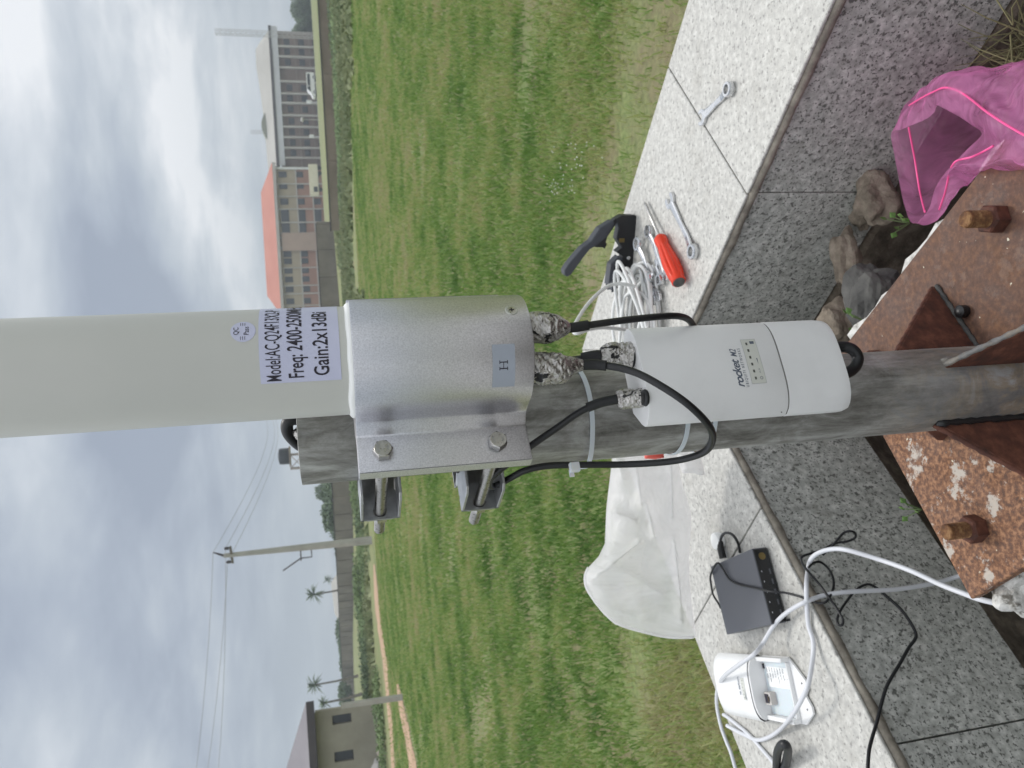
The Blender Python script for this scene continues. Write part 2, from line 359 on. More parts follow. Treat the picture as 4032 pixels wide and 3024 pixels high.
def simple(name, c1, c2, scale=.5, rough=.85, bump=0):
    g = NT(name, rough=rough); n = g.noise(scale, 6, .6); g.set('Base Color', g.ramp(n, [(.3, c1), (.7, c2)]))
    if bump: g.bump(n, .5, bump)
    return g.m
m_leaf = simple('leaf_dark', (.06, .10, .055), (.14, .19, .10), 1.2)
m_leaf2 = simple('leaf_green', (.10, .16, .07), (.21, .28, .12), 1.5)
m_bark = simple('bark', (.10, .09, .075), (.2, .18, .15), 4)
m_brick = simple('brown_brick', (.17, .125, .11), (.245, .18, .155), .3)
m_redwall = simple('red_wall', (.30, .155, .11), (.38, .21, .15), .3)
m_beige = simple('beige_wall', (.36, .30, .21), (.44, .37, .27), .3)
m_palecol = simple('pale_render', (.42, .40, .38), (.52, .50, .47), .4)
m_orange = simple('orange_roof', (.42, .15, .105), (.50, .20, .145), .15)
m_greyroof = simple('grey_roof', (.36, .35, .32), (.44, .43, .395), .1)
m_vault = simple('vault_sheet', (.24, .25, .20), (.30, .31, .26), .2)
m_gutter = simple('gutter_metal', (.54, .55, .60), (.62, .63, .68), .3, .5)
m_window = NT('window_dark', (.035, .04, .05), .25).m
m_blockwall = simple('block_wall', (.135, .12, .10), (.235, .215, .18), .35)
m_housewall = simple('unpainted_render', (.25, .235, .185), (.36, .34, .275), .6)
m_purple = simple('purple_roof', (.16, .145, .16), (.215, .195, .21), .4, .5)
m_fascia = simple('dark_fascia', (.05, .045, .05), (.08, .07, .075), .5)
m_concpole = simple('concrete_pole', (.32, .315, .29), (.44, .43, .40), 2)
m_wire = NT('wire', (.34, .35, .36), .6).m
m_white = simple('white_paint', (.72, .73, .73), (.80, .81, .81), 1, .4)
m_cream = simple('cream_paint', (.66, .62, .48), (.74, .70, .56), 1, .5)
m_tank = NT('black_tank', (.03, .035, .045), .5).m
m_redsteel = simple('painted_steel', (.30, .22, .20), (.42, .38, .36), 3)
m_sand = simple('sandy_path', (.36, .235, .15), (.50, .34, .225), .8, .95)
m_tyre = NT('tyre', (.02, .02, .02), .8).m

# ------------------------------------------------------------ ground
def gh(x, y):
    r = math.hypot(x, y); t = min(max((r - 60) / 120, 0), 1); return 1.0 * t * t * (3 - 2 * t)
g = NT('field_ground', rough=.95)
n1 = g.noise(.35, 6, .6); n2 = g.noise(2.6, 7, .65); n3 = g.noise(30, 6, .7); n4 = g.noise(.14, 4, .5, vec=g.map(scale=(.35, 1, 1)))
gr = g.ramp(n3, [(.3, (.09, .14, .04)), (.5, (.19, .25, .08)), (.7, (.30, .35, .14))])
ol = g.ramp(n3, [(.3, (.15, .135, .07)), (.6, (.26, .24, .12)), (.75, (.34, .29, .18))])
k = g.mix(g.ramp(n2, [(.42, 0.0), (.6, 1.0)]), gr, ol)
k = g.mix(g.math('MULTIPLY', g.ramp(n1, [(.5, 0.0), (.66, 1.0)]), .6), k, (.30, .235, .16))
k = g.mix(g.math('MULTIPLY', g.ramp(n4, [(.42, 0.0), (.6, 1.0)]), .4), k, (.13, .165, .065))
g.set('Base Color', k); g.bump(n3, .8, .03); m_field = g.m
xs = sorted(set([round(v, 2) for v in (list(np.linspace(-60, 60, 41)) + list(np.linspace(-700, 700, 15)))]))
ys = sorted(set([round(v, 2) for v in (list(np.linspace(-40, 240, 71)) + list(np.linspace(-300, 900, 13)))]))
b = MB(); nx = len(xs)
b.add([(x, y, gh(x, y)) for y in ys for x in xs], [(j * nx + i, j * nx + i + 1, (j + 1) * nx + i + 1, (j + 1) * nx + i) for j in range(len(ys) - 1) for i in range(nx - 1)])
tag(b.build('ground', m_field, smooth=True), kind='structure')

# sandy footpaths across the field
def path(pts, z, name='path'):
    b = MB(); vs = []
    for (X0, Y0, X1, Y1) in pts:
        a, c = onh(X0, Y0, HC), onh(X1, Y1, HC); a.z = gh(a.x, a.y) + z; c.z = gh(c.x, c.y) + z; vs += [a, c]
    # refine and roughen the edges
    P = []
    for i in range(0, len(vs) - 2, 2):
        for k in range(8):
            t = k / 8; a = vs[i].lerp(vs[i + 2], t); c = vs[i + 1].lerp(vs[i + 3], t); w = (c - a)
            P += [a + w * .18 * mnoise.noise(a * 1.1), c + w * .18 * mnoise.noise(c * 1.3 + Vector((4, 4, 4)))]
    P += vs[-2:]
    b.add(P, [(i, i + 1, i + 3, i + 2) for i in range(0, len(P) - 2, 2)])
    return tag(b.build(name, m_sand), kind='structure')
def q4(x, y): return (1000 + x / 2.144, 2250 + y / 2.144)
p1 = []
for (xa, xb, y) in ((1010, 1022, -60), (1012, 1036, 60), (1018, 1052, 250), (1046, 1082, 480), (1088, 1122, 740), (1118, 1148, 1050), (1142, 1172, 1300), (1168, 1196, 1700), (1185, 1225, 2100)):
    p1.append((*q4(xa, y), *q4(xb, y)))
path(p1, .012); PATHS = [p1]
p2 = [(*q4(xa, y), *q4(xb, y)) for (xa, xb, y) in ((1208, 1222, 950), (1215, 1252, 1060), (1236, 1290, 1220), (1275, 1330, 1400), (1310, 1368, 1600), (1330, 1400, 1900))]
path(p2, .012); PATHS.append(p2)

# ------------------------------------------------------------ grass (stuff)
N1 = (.776, .631); N2 = (-.701, .713)
IN1, OUT1, IN2, OUT2 = .836, 1.193, .876, 1.233
def grass():
    NB = 420000
    u = rng.random(NB); r0, r1 = 2.0, 34.0
    a_ = .75; r = (r0 ** a_ + u * (r1 ** a_ - r0 ** a_)) ** (1 / a_)
    az = R(-36) + rng.random(NB) * R(72)
    x = r * np.sin(az); y = r * np.cos(az)
    keep = (N1[0] * x + N1[1] * y > OUT1 + .08) | (N2[0] * x + N2[1] * y > OUT2 + .08)
    # clumping and bare patches
    def vn(x, y, s, sd):
        ph = np.random.default_rng(sd).random((6, 3)) * 6.28; f = 0
        for i in range(6):
            an = ph[i, 0]; k = s * (1 + .5 * i); f = f + np.sin((x * np.cos(an) + y * np.sin(an)) * k + ph[i, 1] + 1.3 * np.sin(y * k * .6 + ph[i, 2])) / (1 + .35 * i)
        return f / 2.6
    patch = vn(x, y, .9, 3) * .5 + vn(x, y, 3.1, 4) * .35 + vn(x, y, .3, 5) * .35
    bare = vn(x, y, 1.6, 11) + np.clip((5.2 - r) / 2.4, 0, 1) * .8 + .35 * (x > .5) * (r < 7)
    keep &= rng.random(NB) > np.clip((bare - .3) * 1.1, 0, .86)
    for pp in PATHS:
        poly = [onh(a, b, HC) for a, b, _, _ in pp] + [onh(c, d, HC) for _, _, c, d in pp][::-1]
        rad_, az_ = [math.hypot(q.x, q.y) for q in poly], [math.atan2(q.x, q.y) for q in poly]
        n2_ = len(pp); azs = np.array(az_[:n2_]); far_ = np.array(rad_[:n2_]); near_ = np.array(rad_[n2_:][::-1]); order = np.argsort(azs)
        A_ = np.arctan2(x, y); fr_ = np.interp(A_, azs[order], far_[order]); nr_ = np.interp(A_, azs[order], near_[order])
        ins = (A_ > azs.min()) & (A_ < azs.max()) & (r < fr_ + .1) & (r > nr_ - .9); keep &= ~(ins & (rng.random(NB) > .04))
    x, y, r, patch = x[keep], y[keep], r[keep], patch[keep]; n = len(x)
    h = (.022 + .036 * rng.random(n)) * (1 + .35 * patch) * (1 + np.clip(r / 40, 0, .8)); w = .0022 * (1 + r / 5.0) * (.7 + .6 * rng.random(n))
    th = rng.random(n) * 6.283; ph = rng.random(n) * 6.283; ln = h * (.25 + .7 * rng.random(n))
    dx, dy = np.cos(th) * w, np.sin(th) * w; lx, ly = np.cos(ph) * ln, np.sin(ph) * ln
    V = np.zeros((n, 5, 3), np.float32)
    V[:, 0] = np.stack([x - dx, y - dy, 0 * x - .005], 1); V[:, 1] = np.stack([x + dx, y + dy, 0 * x - .005], 1)
    V[:, 2] = np.stack([x + lx * .35 - dx * .8, y + ly * .35 - dy * .8, h * .6], 1); V[:, 3] = np.stack([x + lx * .35 + dx * .8, y + ly * .35 + dy * .8, h * .6], 1)
    V[:, 4] = np.stack([x + lx, y + ly, h], 1)
    me = bpy.data.meshes.new('grass'); me.vertices.add(n * 5); me.vertices.foreach_set('co', V.ravel())
    base = (np.arange(n) * 5)[:, None]
    loops = (base + np.array([[0, 1, 3, 2, 2, 3, 4]])).astype(np.int32).ravel()
    me.loops.add(n * 7); me.loops.foreach_set('vertex_index', loops)
    me.polygons.add(n * 2)
    ls = (np.arange(n) * 7)[:, None] + np.array([[0, 4]]); me.polygons.foreach_set('loop_start', ls.astype(np.int32).ravel())
    me.polygons.foreach_set('loop_total', np.tile([4, 3], n).astype(np.int32))
    at = me.attributes.new('tint', 'FLOAT', 'POINT')
    dry = np.clip(.36 + .40 * patch + .30 * vn(x, y, 5.5, 21) + .25 * vn(x, y, 2.2, 8) + (rng.random(n) - .5) * .5 + np.clip((5.0 - r) / 5, 0, .3) + np.clip((r - 7) / 30, 0, .22), 0, 1)
    at.data.foreach_set('value', np.repeat(dry, 5).astype(np.float32))
    me.update(); me.validate()
    o = bpy.data.objects.new('grass', me); col.objects.link(o)
    m = bpy.data.materials.new('grass_blades'); m.use_nodes = True; t = m.node_tree; bs = t.nodes['Principled BSDF']
    an = t.nodes.new('ShaderNodeAttribute'); an.attribute_name = 'tint'
    cr = t.nodes.new('ShaderNodeValToRGB'); t.links.new(an.outputs['Fac'], cr.inputs[0]); e = cr.color_ramp.elements
    e[0].position = 0; e[0].color = (.085, .175, .036, 1); e[1].position = 1; e[1].color = (.42, .39, .21, 1)
    for p_, c_ in ((.3, (.155, .28, .06)), (.55, (.25, .355, .10)), (.8, (.38, .415, .16))):
        q = e.new(p_); q.color = (*c_, 1)
    bs.inputs['Roughness'].default_value = .6
    tl = t.nodes.new('ShaderNodeBsdfTranslucent'); mx = t.nodes.new('ShaderNodeMixShader'); mx.inputs[0].default_value = .35
    t.links.new(cr.outputs[0], bs.inputs['Base Color']); t.links.new(cr.outputs[0], tl.inputs[0])
    t.links.new(bs.outputs[0], mx.inputs[1]); t.links.new(tl.outputs[0], mx.inputs[2]); t.links.new(mx.outputs[0], t.nodes['Material Output'].inputs[0])
    me.materials.append(m)
    tag(o, 'mown green and straw coloured grass covering the open field', 'grass', kind='stuff')
grass()

fl = MB(); rg_ = random.Random(31)  # clusters of tiny white dots low over the grass
for i in range(55):
    cx_, cy_ = rg_.choice([(2240, 590), (2225, 720), (2270, 640), (2190, 740)])
    p_ = onh(cx_ + rg_.gauss(0, 38), cy_ + rg_.gauss(0, 30), HC - .06); fl.blob(p_, (.0035, .0035, .0025), 1, .2, 1, i)
tag(fl.build('small_dots', NT('dot_white', (.85, .86, .82), .5).m), 'scatter of tiny white dots in the grass', 'specks', kind='stuff')
# leafy masses -------------------------------------------------------------
def leaf_cloud(b, c, rad, n, size, seed=0, hollow=.55):
    rg = random.Random(seed); c = Vector(c)
    lob = [(Vector((rg.uniform(-.55, .55), rg.uniform(-.55, .55), rg.uniform(-.4, .6))), rg.uniform(.35, .6)) for _ in range(9)]
    for i in range(n):
        lc, lr = rg.choice(lob); d = Vector((rg.gauss(0, 1), rg.gauss(0, 1), rg.gauss(0, 1))).normalized() * (lr * rg.uniform(hollow, 1) )
        q = lc + d; p = c + Vector((q.x * rad[0], q.y * rad[1], q.z * rad[2]))
        u = Vector((rg.gauss(0, 1), rg.gauss(0, 1), rg.gauss(0, 1))).normalized(); w = u.orthogonal().normalized()
        s_ = size * rg.uniform(.6, 1.4); b.add([p - u * s_, p + w * s_ * .5, p + u * s_, p - w * s_ * .5], [(0, 1, 2, 3)])
def tree(label, x, y, h, w, seed, m=None, group=None, name='tree', leaf=None, n=1500, trunk=.35, cz=.52):
    z0 = gh(x, y); t = thing(name, label, 'tree', (x, y, z0), group)
    b = MB(); b.tube([(x, y, z0 - .2), (x + .1 * w * .2, y, z0 + h * trunk), (x, y, z0 + h * .75)], [h * .03, h * .022, h * .008], 8)
    rg = random.Random(seed)
    for k in range(5):
        a = rg.uniform(0, 6.28); b.tube([(x, y, z0 + h * (trunk + .05 * k)), (x + math.cos(a) * w * .3, y + math.sin(a) * w * .3, z0 + h * (.6 + .06 * k))], [h * .012, h * .004], 6)
    b.build('trunk', m_bark, t)
    b = MB(); leaf_cloud(b, (x, y, z0 + h * cz), (w * .72, w * .6, h * (.98 - cz) * 1.04), int(n * 1.5), leaf or w * .06, seed); b.build('crown', m or m_leaf, t)
    return t
def bush(label, X, Y, y, w, h, seed, m=None, group=None):
    p = aty(X, Y, y); z0 = gh(p.x, p.y); t = thing('bush', label, 'bush', (p.x, p.y, z0), group)
    b = MB()
    rg = random.Random(seed)
    for k in range(5):
        a = rg.uniform(0, 6.28); b.tube([(p.x, p.y, z0 - .05), (p.x + math.cos(a) * w * .25, p.y + math.sin(a) * w * .25, z0 + h * .6)], [h * .03, h * .01], 5)
    b.build('stem', m_bark, t)
    b = MB(); leaf_cloud(b, (p.x, p.y, z0 + h * .30), (w * 1.15, w * .5, h * .42), 1100, max(.05, w * .028), seed, .3); b.build('foliage', m or m_leaf2, t)

# ------------------------------------------------------------ far buildings
def b_box(x0, x1, z0, z1, y0, y1):
    return MB().box(((x0 + x1) / 2, (y0 + y1) / 2, (z0 + z1) / 2), (abs(x1 - x0), abs(y1 - y0), abs(z1 - z0)))
def q1(x, y): return (700 + x / 2.765, y / 2.765)
def q2(x, y): return (900 + x / 2.2117, 500 + y / 2.2117)
YB = 200.0
def long_building():
    xr = aty(1250, 128, YB).x; xl = aty(1265, 657, YB).x
    zb = aty(1257, 400, YB).z - .3; ze = aty(1094, 400, YB).z; zt = aty(1084, 400, YB).z + .1
    t = thing('college_block', 'long brown brick block with pale columns under a low grey roof', 'building', (xl, YB, zb))
    b_box(xl, xr, zb, ze, YB, YB + 14).build('wall', m_brick, t)
    b_box(xl - .05, xr + .6, ze - .9, ze + .5, YB - 1.3, YB - .9).build('gutter', m_gutter, t)
    b_box(xl - .05, xr + .6, ze + .55, ze + 1.2, YB - 1.5, YB - 1.3).build('fascia', m_fascia, t)
    b = MB(); zr = ze + 3.6; n = 14
    # low pitched roof, higher towards +x, ridge sagging like the photograph's
    prof = [(0, 2.7), (.12, 2.9), (.3, 3.0), (.45, 3.2), (.62, 3.6), (.8, 4.2), (.93, 4.1), (.985, 3.0), (1, 1.3)]
    vs = []
    for f, hgt in prof:
        xx = xl + (xr - xl) * f; vs += [(xx, YB - 1.3, ze + 1.1), (xx, YB + 6, ze + .9 + hgt), (xx, YB + 14.5, ze + 1.1)]
    fs = []
    for i in range(len(prof) - 1):
        fs += [(3 * i, 3 * i + 3, 3 * i + 4, 3 * i + 1), (3 * i + 1, 3 * i + 4, 3 * i + 5, 3 * i + 2)]
    fs += [(0, 1, 2), (len(vs) - 1, len(vs) - 2, len(vs) - 3)]
    b.add(vs, fs).build('roof', m_greyroof, t)
    # curved hump on the roof
    xa, xb_ = aty(1070, 535, YB).x, aty(1050, 405, YB).x; b = MB(); N = 14; vs = []
    for i in range(N + 1):
        f = i / N; xx = xa + (xb_ - xa) * f; hh = math.sin(math.pi * f) * 1.5
        vs += [(xx, YB + 4.5, ze + 3.0), (xx, YB + 4.5, ze + 3.1 + hh), (xx, YB + 9, ze + 3.1 + hh), (xx, YB + 9, ze + 3.0)]
    fs = [(4 * i + a, 4 * i + (a + 1) % 4, 4 * i + 4 + (a + 1) % 4, 4 * i + 4 + a) for i in range(N) for a in range(4)] + [(0, 1, 2, 3), (4 * N, 4 * N + 1, 4 * N + 2, 4 * N + 3)]
    b.add(vs, fs).build('roof_vault', m_vault, t)
    cols_ = [185, 225, 268, 322, 370, 407, 455, 500, 541, 583, 622]
    for Y in cols_:
        xx = aty(1170, Y, YB - 1).x; b_box(xx - .22, xx + .22, zb, ze - .9, YB - 1.3, YB - .85).build('column', m_palecol, t)
    cs = [150] + cols_
    for a, c in zip(cs, cs[1:]):
        xm = aty(1170, (a + c) / 2, YB).x
        if 268 <= a < 322: continue
        for r_ in range(3):
            zz = ze - 3.0 - r_ * 3.5
            f = b_box(xm - .8, xm + .8, zz - .7, zz + .7, YB - .12, YB + .1).build('window', m_fascia, t)
            b_box(xm - .7, xm + .7, zz - .6, zz + .6, YB - .16, YB - .13).build('pane', m_window, f)
    for r_ in range(2):
        zz = ze - 4.9 - r_ * 3.5; b_box(xl, xr, zz - .18, zz + .18, YB - .25, YB - .01).build('string_course', simple_brick_band, t)
    b_box(xl + 5, xl + 24, zb, zb + .9, YB - 3.6, YB - 3.4).build('parapet', m_palecol, t)
    return xl, xr, zb, ze
simple_brick_band = simple('band_render', (.22, .17, .15), (.28, .22, .19), .4)
xl, xr, zb, ze = long_building()
def orange_building():
    YO = 196.0
    xr_ = aty(1265, 660, YO).x; xl_ = aty(1280, 1222, YO).x
    base = lambda Y: aty(1285, Y, YO).z
    zb = aty(1288, 950, YO).z - .3; ze = aty(1104, 950, YO).z; z1 = aty(1180, 950, YO).z; z2 = aty(1243, 950, YO).z
    t = thing('hall_block', 'three storey beige and red block with an orange hipped roof', 'building', (xl_, YO, zb))
    b_box(xl_, xr_, z1, ze, YO, YO + 14).build('upper_wall', m_beige, t)
    b_box(xl_, xr_, zb, z1 - .004, YO, YO + 14).build('lower_wall', m_redwall, t)
    b_box(xl_ - .8, xr_ + .8, ze + .05, ze + .75, YO - 1.6, YO - 1.2).build('fascia', m_palecol, t)
    zt = ze + 4.4; b = MB(); e0 = ze + .76
    b.add([(xl_ - .8, YO - 1.6, e0), (xr_ + .8, YO - 1.6, e0), (xr_ + .8, YO + 15.5, e0), (xl_ - .8, YO + 15.5, e0), (xl_ + 5, YO + 7, zt), (xr_ - 4.4, YO + 7, zt)],
          [(0, 1, 5, 4), (1, 2, 5), (2, 3, 4, 5), (3, 0, 4), (0, 3, 2, 1)]).build('roof', m_orange, t)
    for X_, nm in ((z1, 'floor_band'), (z2, 'floor_band')):
        b_box(xl_, xr_ + .1, X_ - .14, X_ + .14, YO - .3, YO - .02).build(nm, m_palecol, t)
    for yy, w, mt in ((360, .5, m_white), (495, .25, m_palecol), (603, .25, m_palecol), (714, .25, m_palecol), (830, .3, m_palecol), (925, .35, m_palecol), (960, .4, m_palecol), (1050, .7, m_palecol), (1225, .2, m_palecol), (1380, .25, m_palecol), (1450, .25, m_palecol), (1555, .2, m_palecol)):
        xx = aty(1190, 500 + yy / 2.2117, YO - .5).x; b_box(xx - w / 2, xx + w / 2, zb, ze, YO - .62, YO - .31).build('column', mt, t)
    rows = [aty(1128, 950, YO).z, aty(1193, 950, YO).z, aty(1256, 950, YO).z]
    for yy, w in ((415, 1.4), (515, 1.4), (650, 1.5), (770, 3.2), (873, 3.2), (1105, 1.5), (1167, 1.4), (1250, 1.4), (1325, 1.4), (1412, 1.4), (1515, 1.4)):
        for r_, z_ in enumerate(rows):
            xx = aty(1190, 500 + yy / 2.2117, YO).x
            f = b_box(xx - w / 2, xx + w / 2, z_ - 1.0, z_ + .9, YO - .12, YO + .1).build('window', m_fascia, t)
            b_box(xx - w / 2 + .12, xx + w / 2 - .12, z_ - .88, z_ + .78, YO - .17, YO - .13).build('pane', m_window, f)
    xx = aty(1190, 500 + 1005 / 2.2117, YO).x
    b_box(xx - 2.2, xx + 2.2, zb, ze - .4, YO - 1.1, YO - .63).build('stair_bay', simple('pinkish_render', (.36, .26, .21), (.43, .32, .26), .4), t)
orange_building()

def lattice(name, label, Xb, Xt, Y, y, w, m, base_z=None, cat='mast', group=None):
    p = aty(Xb, Y, y); q = aty(Xt, Y - (Xb - Xt) * .035, y); z0 = gh(p.x, p.y) if base_z is None else base_z
    t = thing(name, label, cat, (p.x, y, z0), group); b = MB(); h = q.z - z0
    cs = [(p.x + sx * w / 2, y + sy * w / 2) for sx, sy in ((-1, -1), (1, -1), (1, 1), (-1, 1))]
    for c in cs: b.tube([(c[0], c[1], z0), (c[0], c[1], q.z)], w * .055, 5)
    b.build('leg_frame', m, t); b = MB(); n = max(4, int(h / w / 1.1))
    for i in range(n):
        za, zb_ = z0 + h * i / n, z0 + h * (i + 1) / n
        for a in range(4):
            c, d = cs[a], cs[(a + 1) % 4]
            b.tube([(c[0], c[1], za), (d[0], d[1], zb_)], w * .035, 4, False); b.tube([(c[0], c[1], zb_), (d[0], d[1], zb_)], w * .03, 4, False)
    b.build('bracing', m, t); return t, p, q
m_mast = simple('galvanised_lattice', (.45, .46, .47), (.58, .58, .58), 1)
lattice('lattice_mast', 'tall pale lattice mast rising at the end of the grey roofed block', 1247, 848, 142, 193, 1.05, m_mast)
lattice('lattice_mast', 'short thin lattice mast behind the vaulted grey roof', 1247, 988, 523, 216, .7, m_mast)
# water tank on a tower near the pole
t, p, q = lattice('tank_tower', 'dark water tank on a braced steel tower beyond the field', 1340, 1143, 1802, 110, 1.9, m_redsteel, cat='water tower')
MB().lathe([(1.05, 0), (1.12, .1), (1.12, .9), (1.12, 1.0), (1.05, 1.35), (.4, 1.5), (0, 1.5)], (q.x, 110, q.z + .1), 24).build('tank', m_tank, t, auto=40)
MB().box((q.x, 110, q.z + .04), (2.6, 2.6, .1)).build('platform', m_redsteel, t)

# vehicles and small things in front of the blocks
def minibus(label, X, Y0, Y1, y, h=2.0, m=None, name='parked_minibus', cat='minibus'):
    a = aty(X, Y1, y).x; c = aty(X, Y0, y).x; L = c - a; z0 = gh(a, y); t = thing(name, label, cat, ((a + c) / 2, y, z0))
    f = lambda u, v, d: (a + u * L, y + d, z0 + v * h)
    body = [(0, .18), (0, .42), (.05, .52), (.16, .62), (.30, .98), (.36, 1), (.96, 1), (.995, .93), (1, .2), (.93, .16), (.06, .16)]
    MB().prism(body, f, -.9, .9).build('body', m or m_white, t, bevel=.05)
    MB().prism([(.19, .62), (.31, .93), (.42, .93), (.42, .62)], f, -.93, .93).build('window', m_window, t)
    MB().prism([(.45, .62), (.45, .9), (.93, .9), (.93, .62)], f, -.93, .93).build('window', m_window, t)
    for u in (.18, .8):
        for s_ in (-.82, .82):
            w = MB().lathe([(.34, -.1), (.36, -.06), (.36, .06), (.34, .1)], (a + u * L, y + s_, z0 + .36), 20, (0, 1, 0)).build('wheel', m_tyre, t, auto=40)
            MB().lathe([(.19, 0), (.16, .02)], (a + u * L, y + s_ - .11 * (1 if s_ < 0 else -1), z0 + .36), 16, (0, -1 if s_ < 0 else 1, 0)).build('rim', m_gutter, w)
    return t
minibus('long white minibus parked before the brown brick block', 1264, 292, 387, 170, 2.0)
def truck():
    y = 172; a = aty(1250, 768, y).x; c = aty(1250, 652, y).x; z0 = gh(a, y); zt = aty(1217, 700, y).z; zm = aty(1252, 700, y).z
    t = thing('box_truck', 'cream box truck standing before the orange roofed block', 'truck', ((a + c) / 2, y, z0))
    MB().box(((a + c) / 2, y, (zt + zm) / 2), (c - a, 2.3, zt - zm)).build('cargo_box', m_cream, t, bevel=.06)
    MB().box((a + .95, y - 1.17, zm + .6), (1.1, .06, .8)).build('window', m_window, t)
    MB().box(((a + c) / 2, y, (z0 + .75 + zm) / 2), (c - a - .5, 2.0, zm - z0 - .8)).build('chassis', m_gutter, t)
    for u in (.15, .7, .88):
        MB().lathe([(.42, -.14), (.45, -.1), (.45, .1), (.42, .14)], (a + u * (c - a), y - .85, z0 + .45), 20, (0, 1, 0)).build('wheel', m_tyre, t, auto=40)
truck()
for X0, X1, Y, lab in ((1207, 1264, 402, 'white banner board standing beside the minibus'), (1218, 1266, 537, 'white banner board standing below the roof vault')):
    a = aty(X1, Y, 176); c = aty(X0, Y, 176); z0 = gh(a.x, a.y)
    t = thing('banner_board', lab, 'board', (a.x, 176, z0), 'white boards before the brick block')
    MB().box((a.x, 176, (c.z + z0 + 1.2) / 2), (.75, .12, c.z - z0 - 1.2)).build('panel', m_white, t, bevel=.02)
    MB().box((a.x, 176.1, (c.z + z0) / 2 - .2), (.12, .08, c.z - z0 - .3)).build('post', m_gutter, t)
# tall lamp post in front of the block
for X0, X1, Y, lab in ((1195, 1275, 472, 'street lamp with a round head before the brick block'),):
    a = aty(X1, Y, 150); c = aty(X0, Y, 150); z0 = gh(a.x, a.y)
    t = thing('street_lamp', lab, 'lamp', (a.x, 150, z0)); MB().tube([(a.x, 150, z0), (a.x, 150, c.z)], [.09, .06], 8).build('post', m_palecol, t)
    MB().lathe([(0, -.1), (.4, 0), (.5, .25), (.3, .5), (0, .55)], (a.x, 150, c.z), 16).build('lamp_shade', m_palecol, t, smooth=True)

# walls across the far side of the field
def wall_run(name, label, pts, h, m, th=.2, pil=3.5):
    t = thing(name, label, 'wall', (pts[0][0], pts[0][1], pts[0][2]))
    b = MB(); c = MB(); pl = MB()
    for (x0, y0, z0), (x1, y1, z1) in zip(pts, pts[1:]):
        d = Vector((x1 - x0, y1 - y0, 0)); L = d.length; d /= L; nrm = Vector((-d.y, d.x, 0)) * th / 2; up = Vector((0, 0, h))
        P, Q = Vector((x0, y0, z0 - .5)), Vector((x1, y1, z1 - .5)); u2 = up + Vector((0, 0, .5))
        b.add([P - nrm, Q - nrm, Q + nrm, P + nrm, P - nrm + u2, Q - nrm + u2, Q + nrm + u2, P + nrm + u2], [(0, 3, 2, 1), (4, 5, 6, 7), (0, 1, 5, 4), (1, 2, 6, 5), (2, 3, 7, 6), (3, 0, 4, 7)])
        k3 = nrm * 1.4; o_ = Vector((0, 0, .01)) + u2; o2 = o_ + Vector((0, 0, .1))
        c.add([P - k3 + o_, Q - k3 + o_, Q + k3 + o_, P + k3 + o_, P - k3 + o2, Q - k3 + o2, Q + k3 + o2, P + k3 + o2], [(0, 3, 2, 1), (4, 5, 6, 7), (0, 1, 5, 4), (1, 2, 6, 5), (2, 3, 7, 6), (3, 0, 4, 7)])
        n = int(L / pil)
        for i in range(n + 1):
            p_ = P.lerp(Q, i / max(n, 1)); pl.box((p_.x, p_.y, p_.z + (h + .5) / 2 - .02), (.34, .34, h + .46), math.atan2(d.y, d.x))
    b.build('wall_panel', m, t); c.build('coping', m_fascia, t); pl.build('pillar', m, t)
def wp(X, Y, D):
    p = atd(X, Y, D); p.z = max(gh(p.x, p.y), p.z); return tuple(p)
wall_run('compound_wall', 'grey block wall closing the field behind the utility pole', [wp(1348, 880, 97), wp(1352, 1200, 88), wp(1360, 1550, 84), wp(1390, 1950, 83), wp(1396, 2300, 105), wp(1398, 2500, 135), wp(1401, 2780, 170)], 1.95, m_blockwall)

def lw(X, Y, D):
    p = atd(X, Y, D); p.z = gh(p.x, p.y); return tuple(p)
wall_run('low_wall', 'low brown earth coloured wall below the brown brick block', [lw(1290, -120, 55), lw(1290, 300, 56), lw(1290, 640, 57), lw(1295, 905, 60)], .80, simple('earth_wall', (.17, .14, .11), (.27, .23, .185), .5), pil=6)
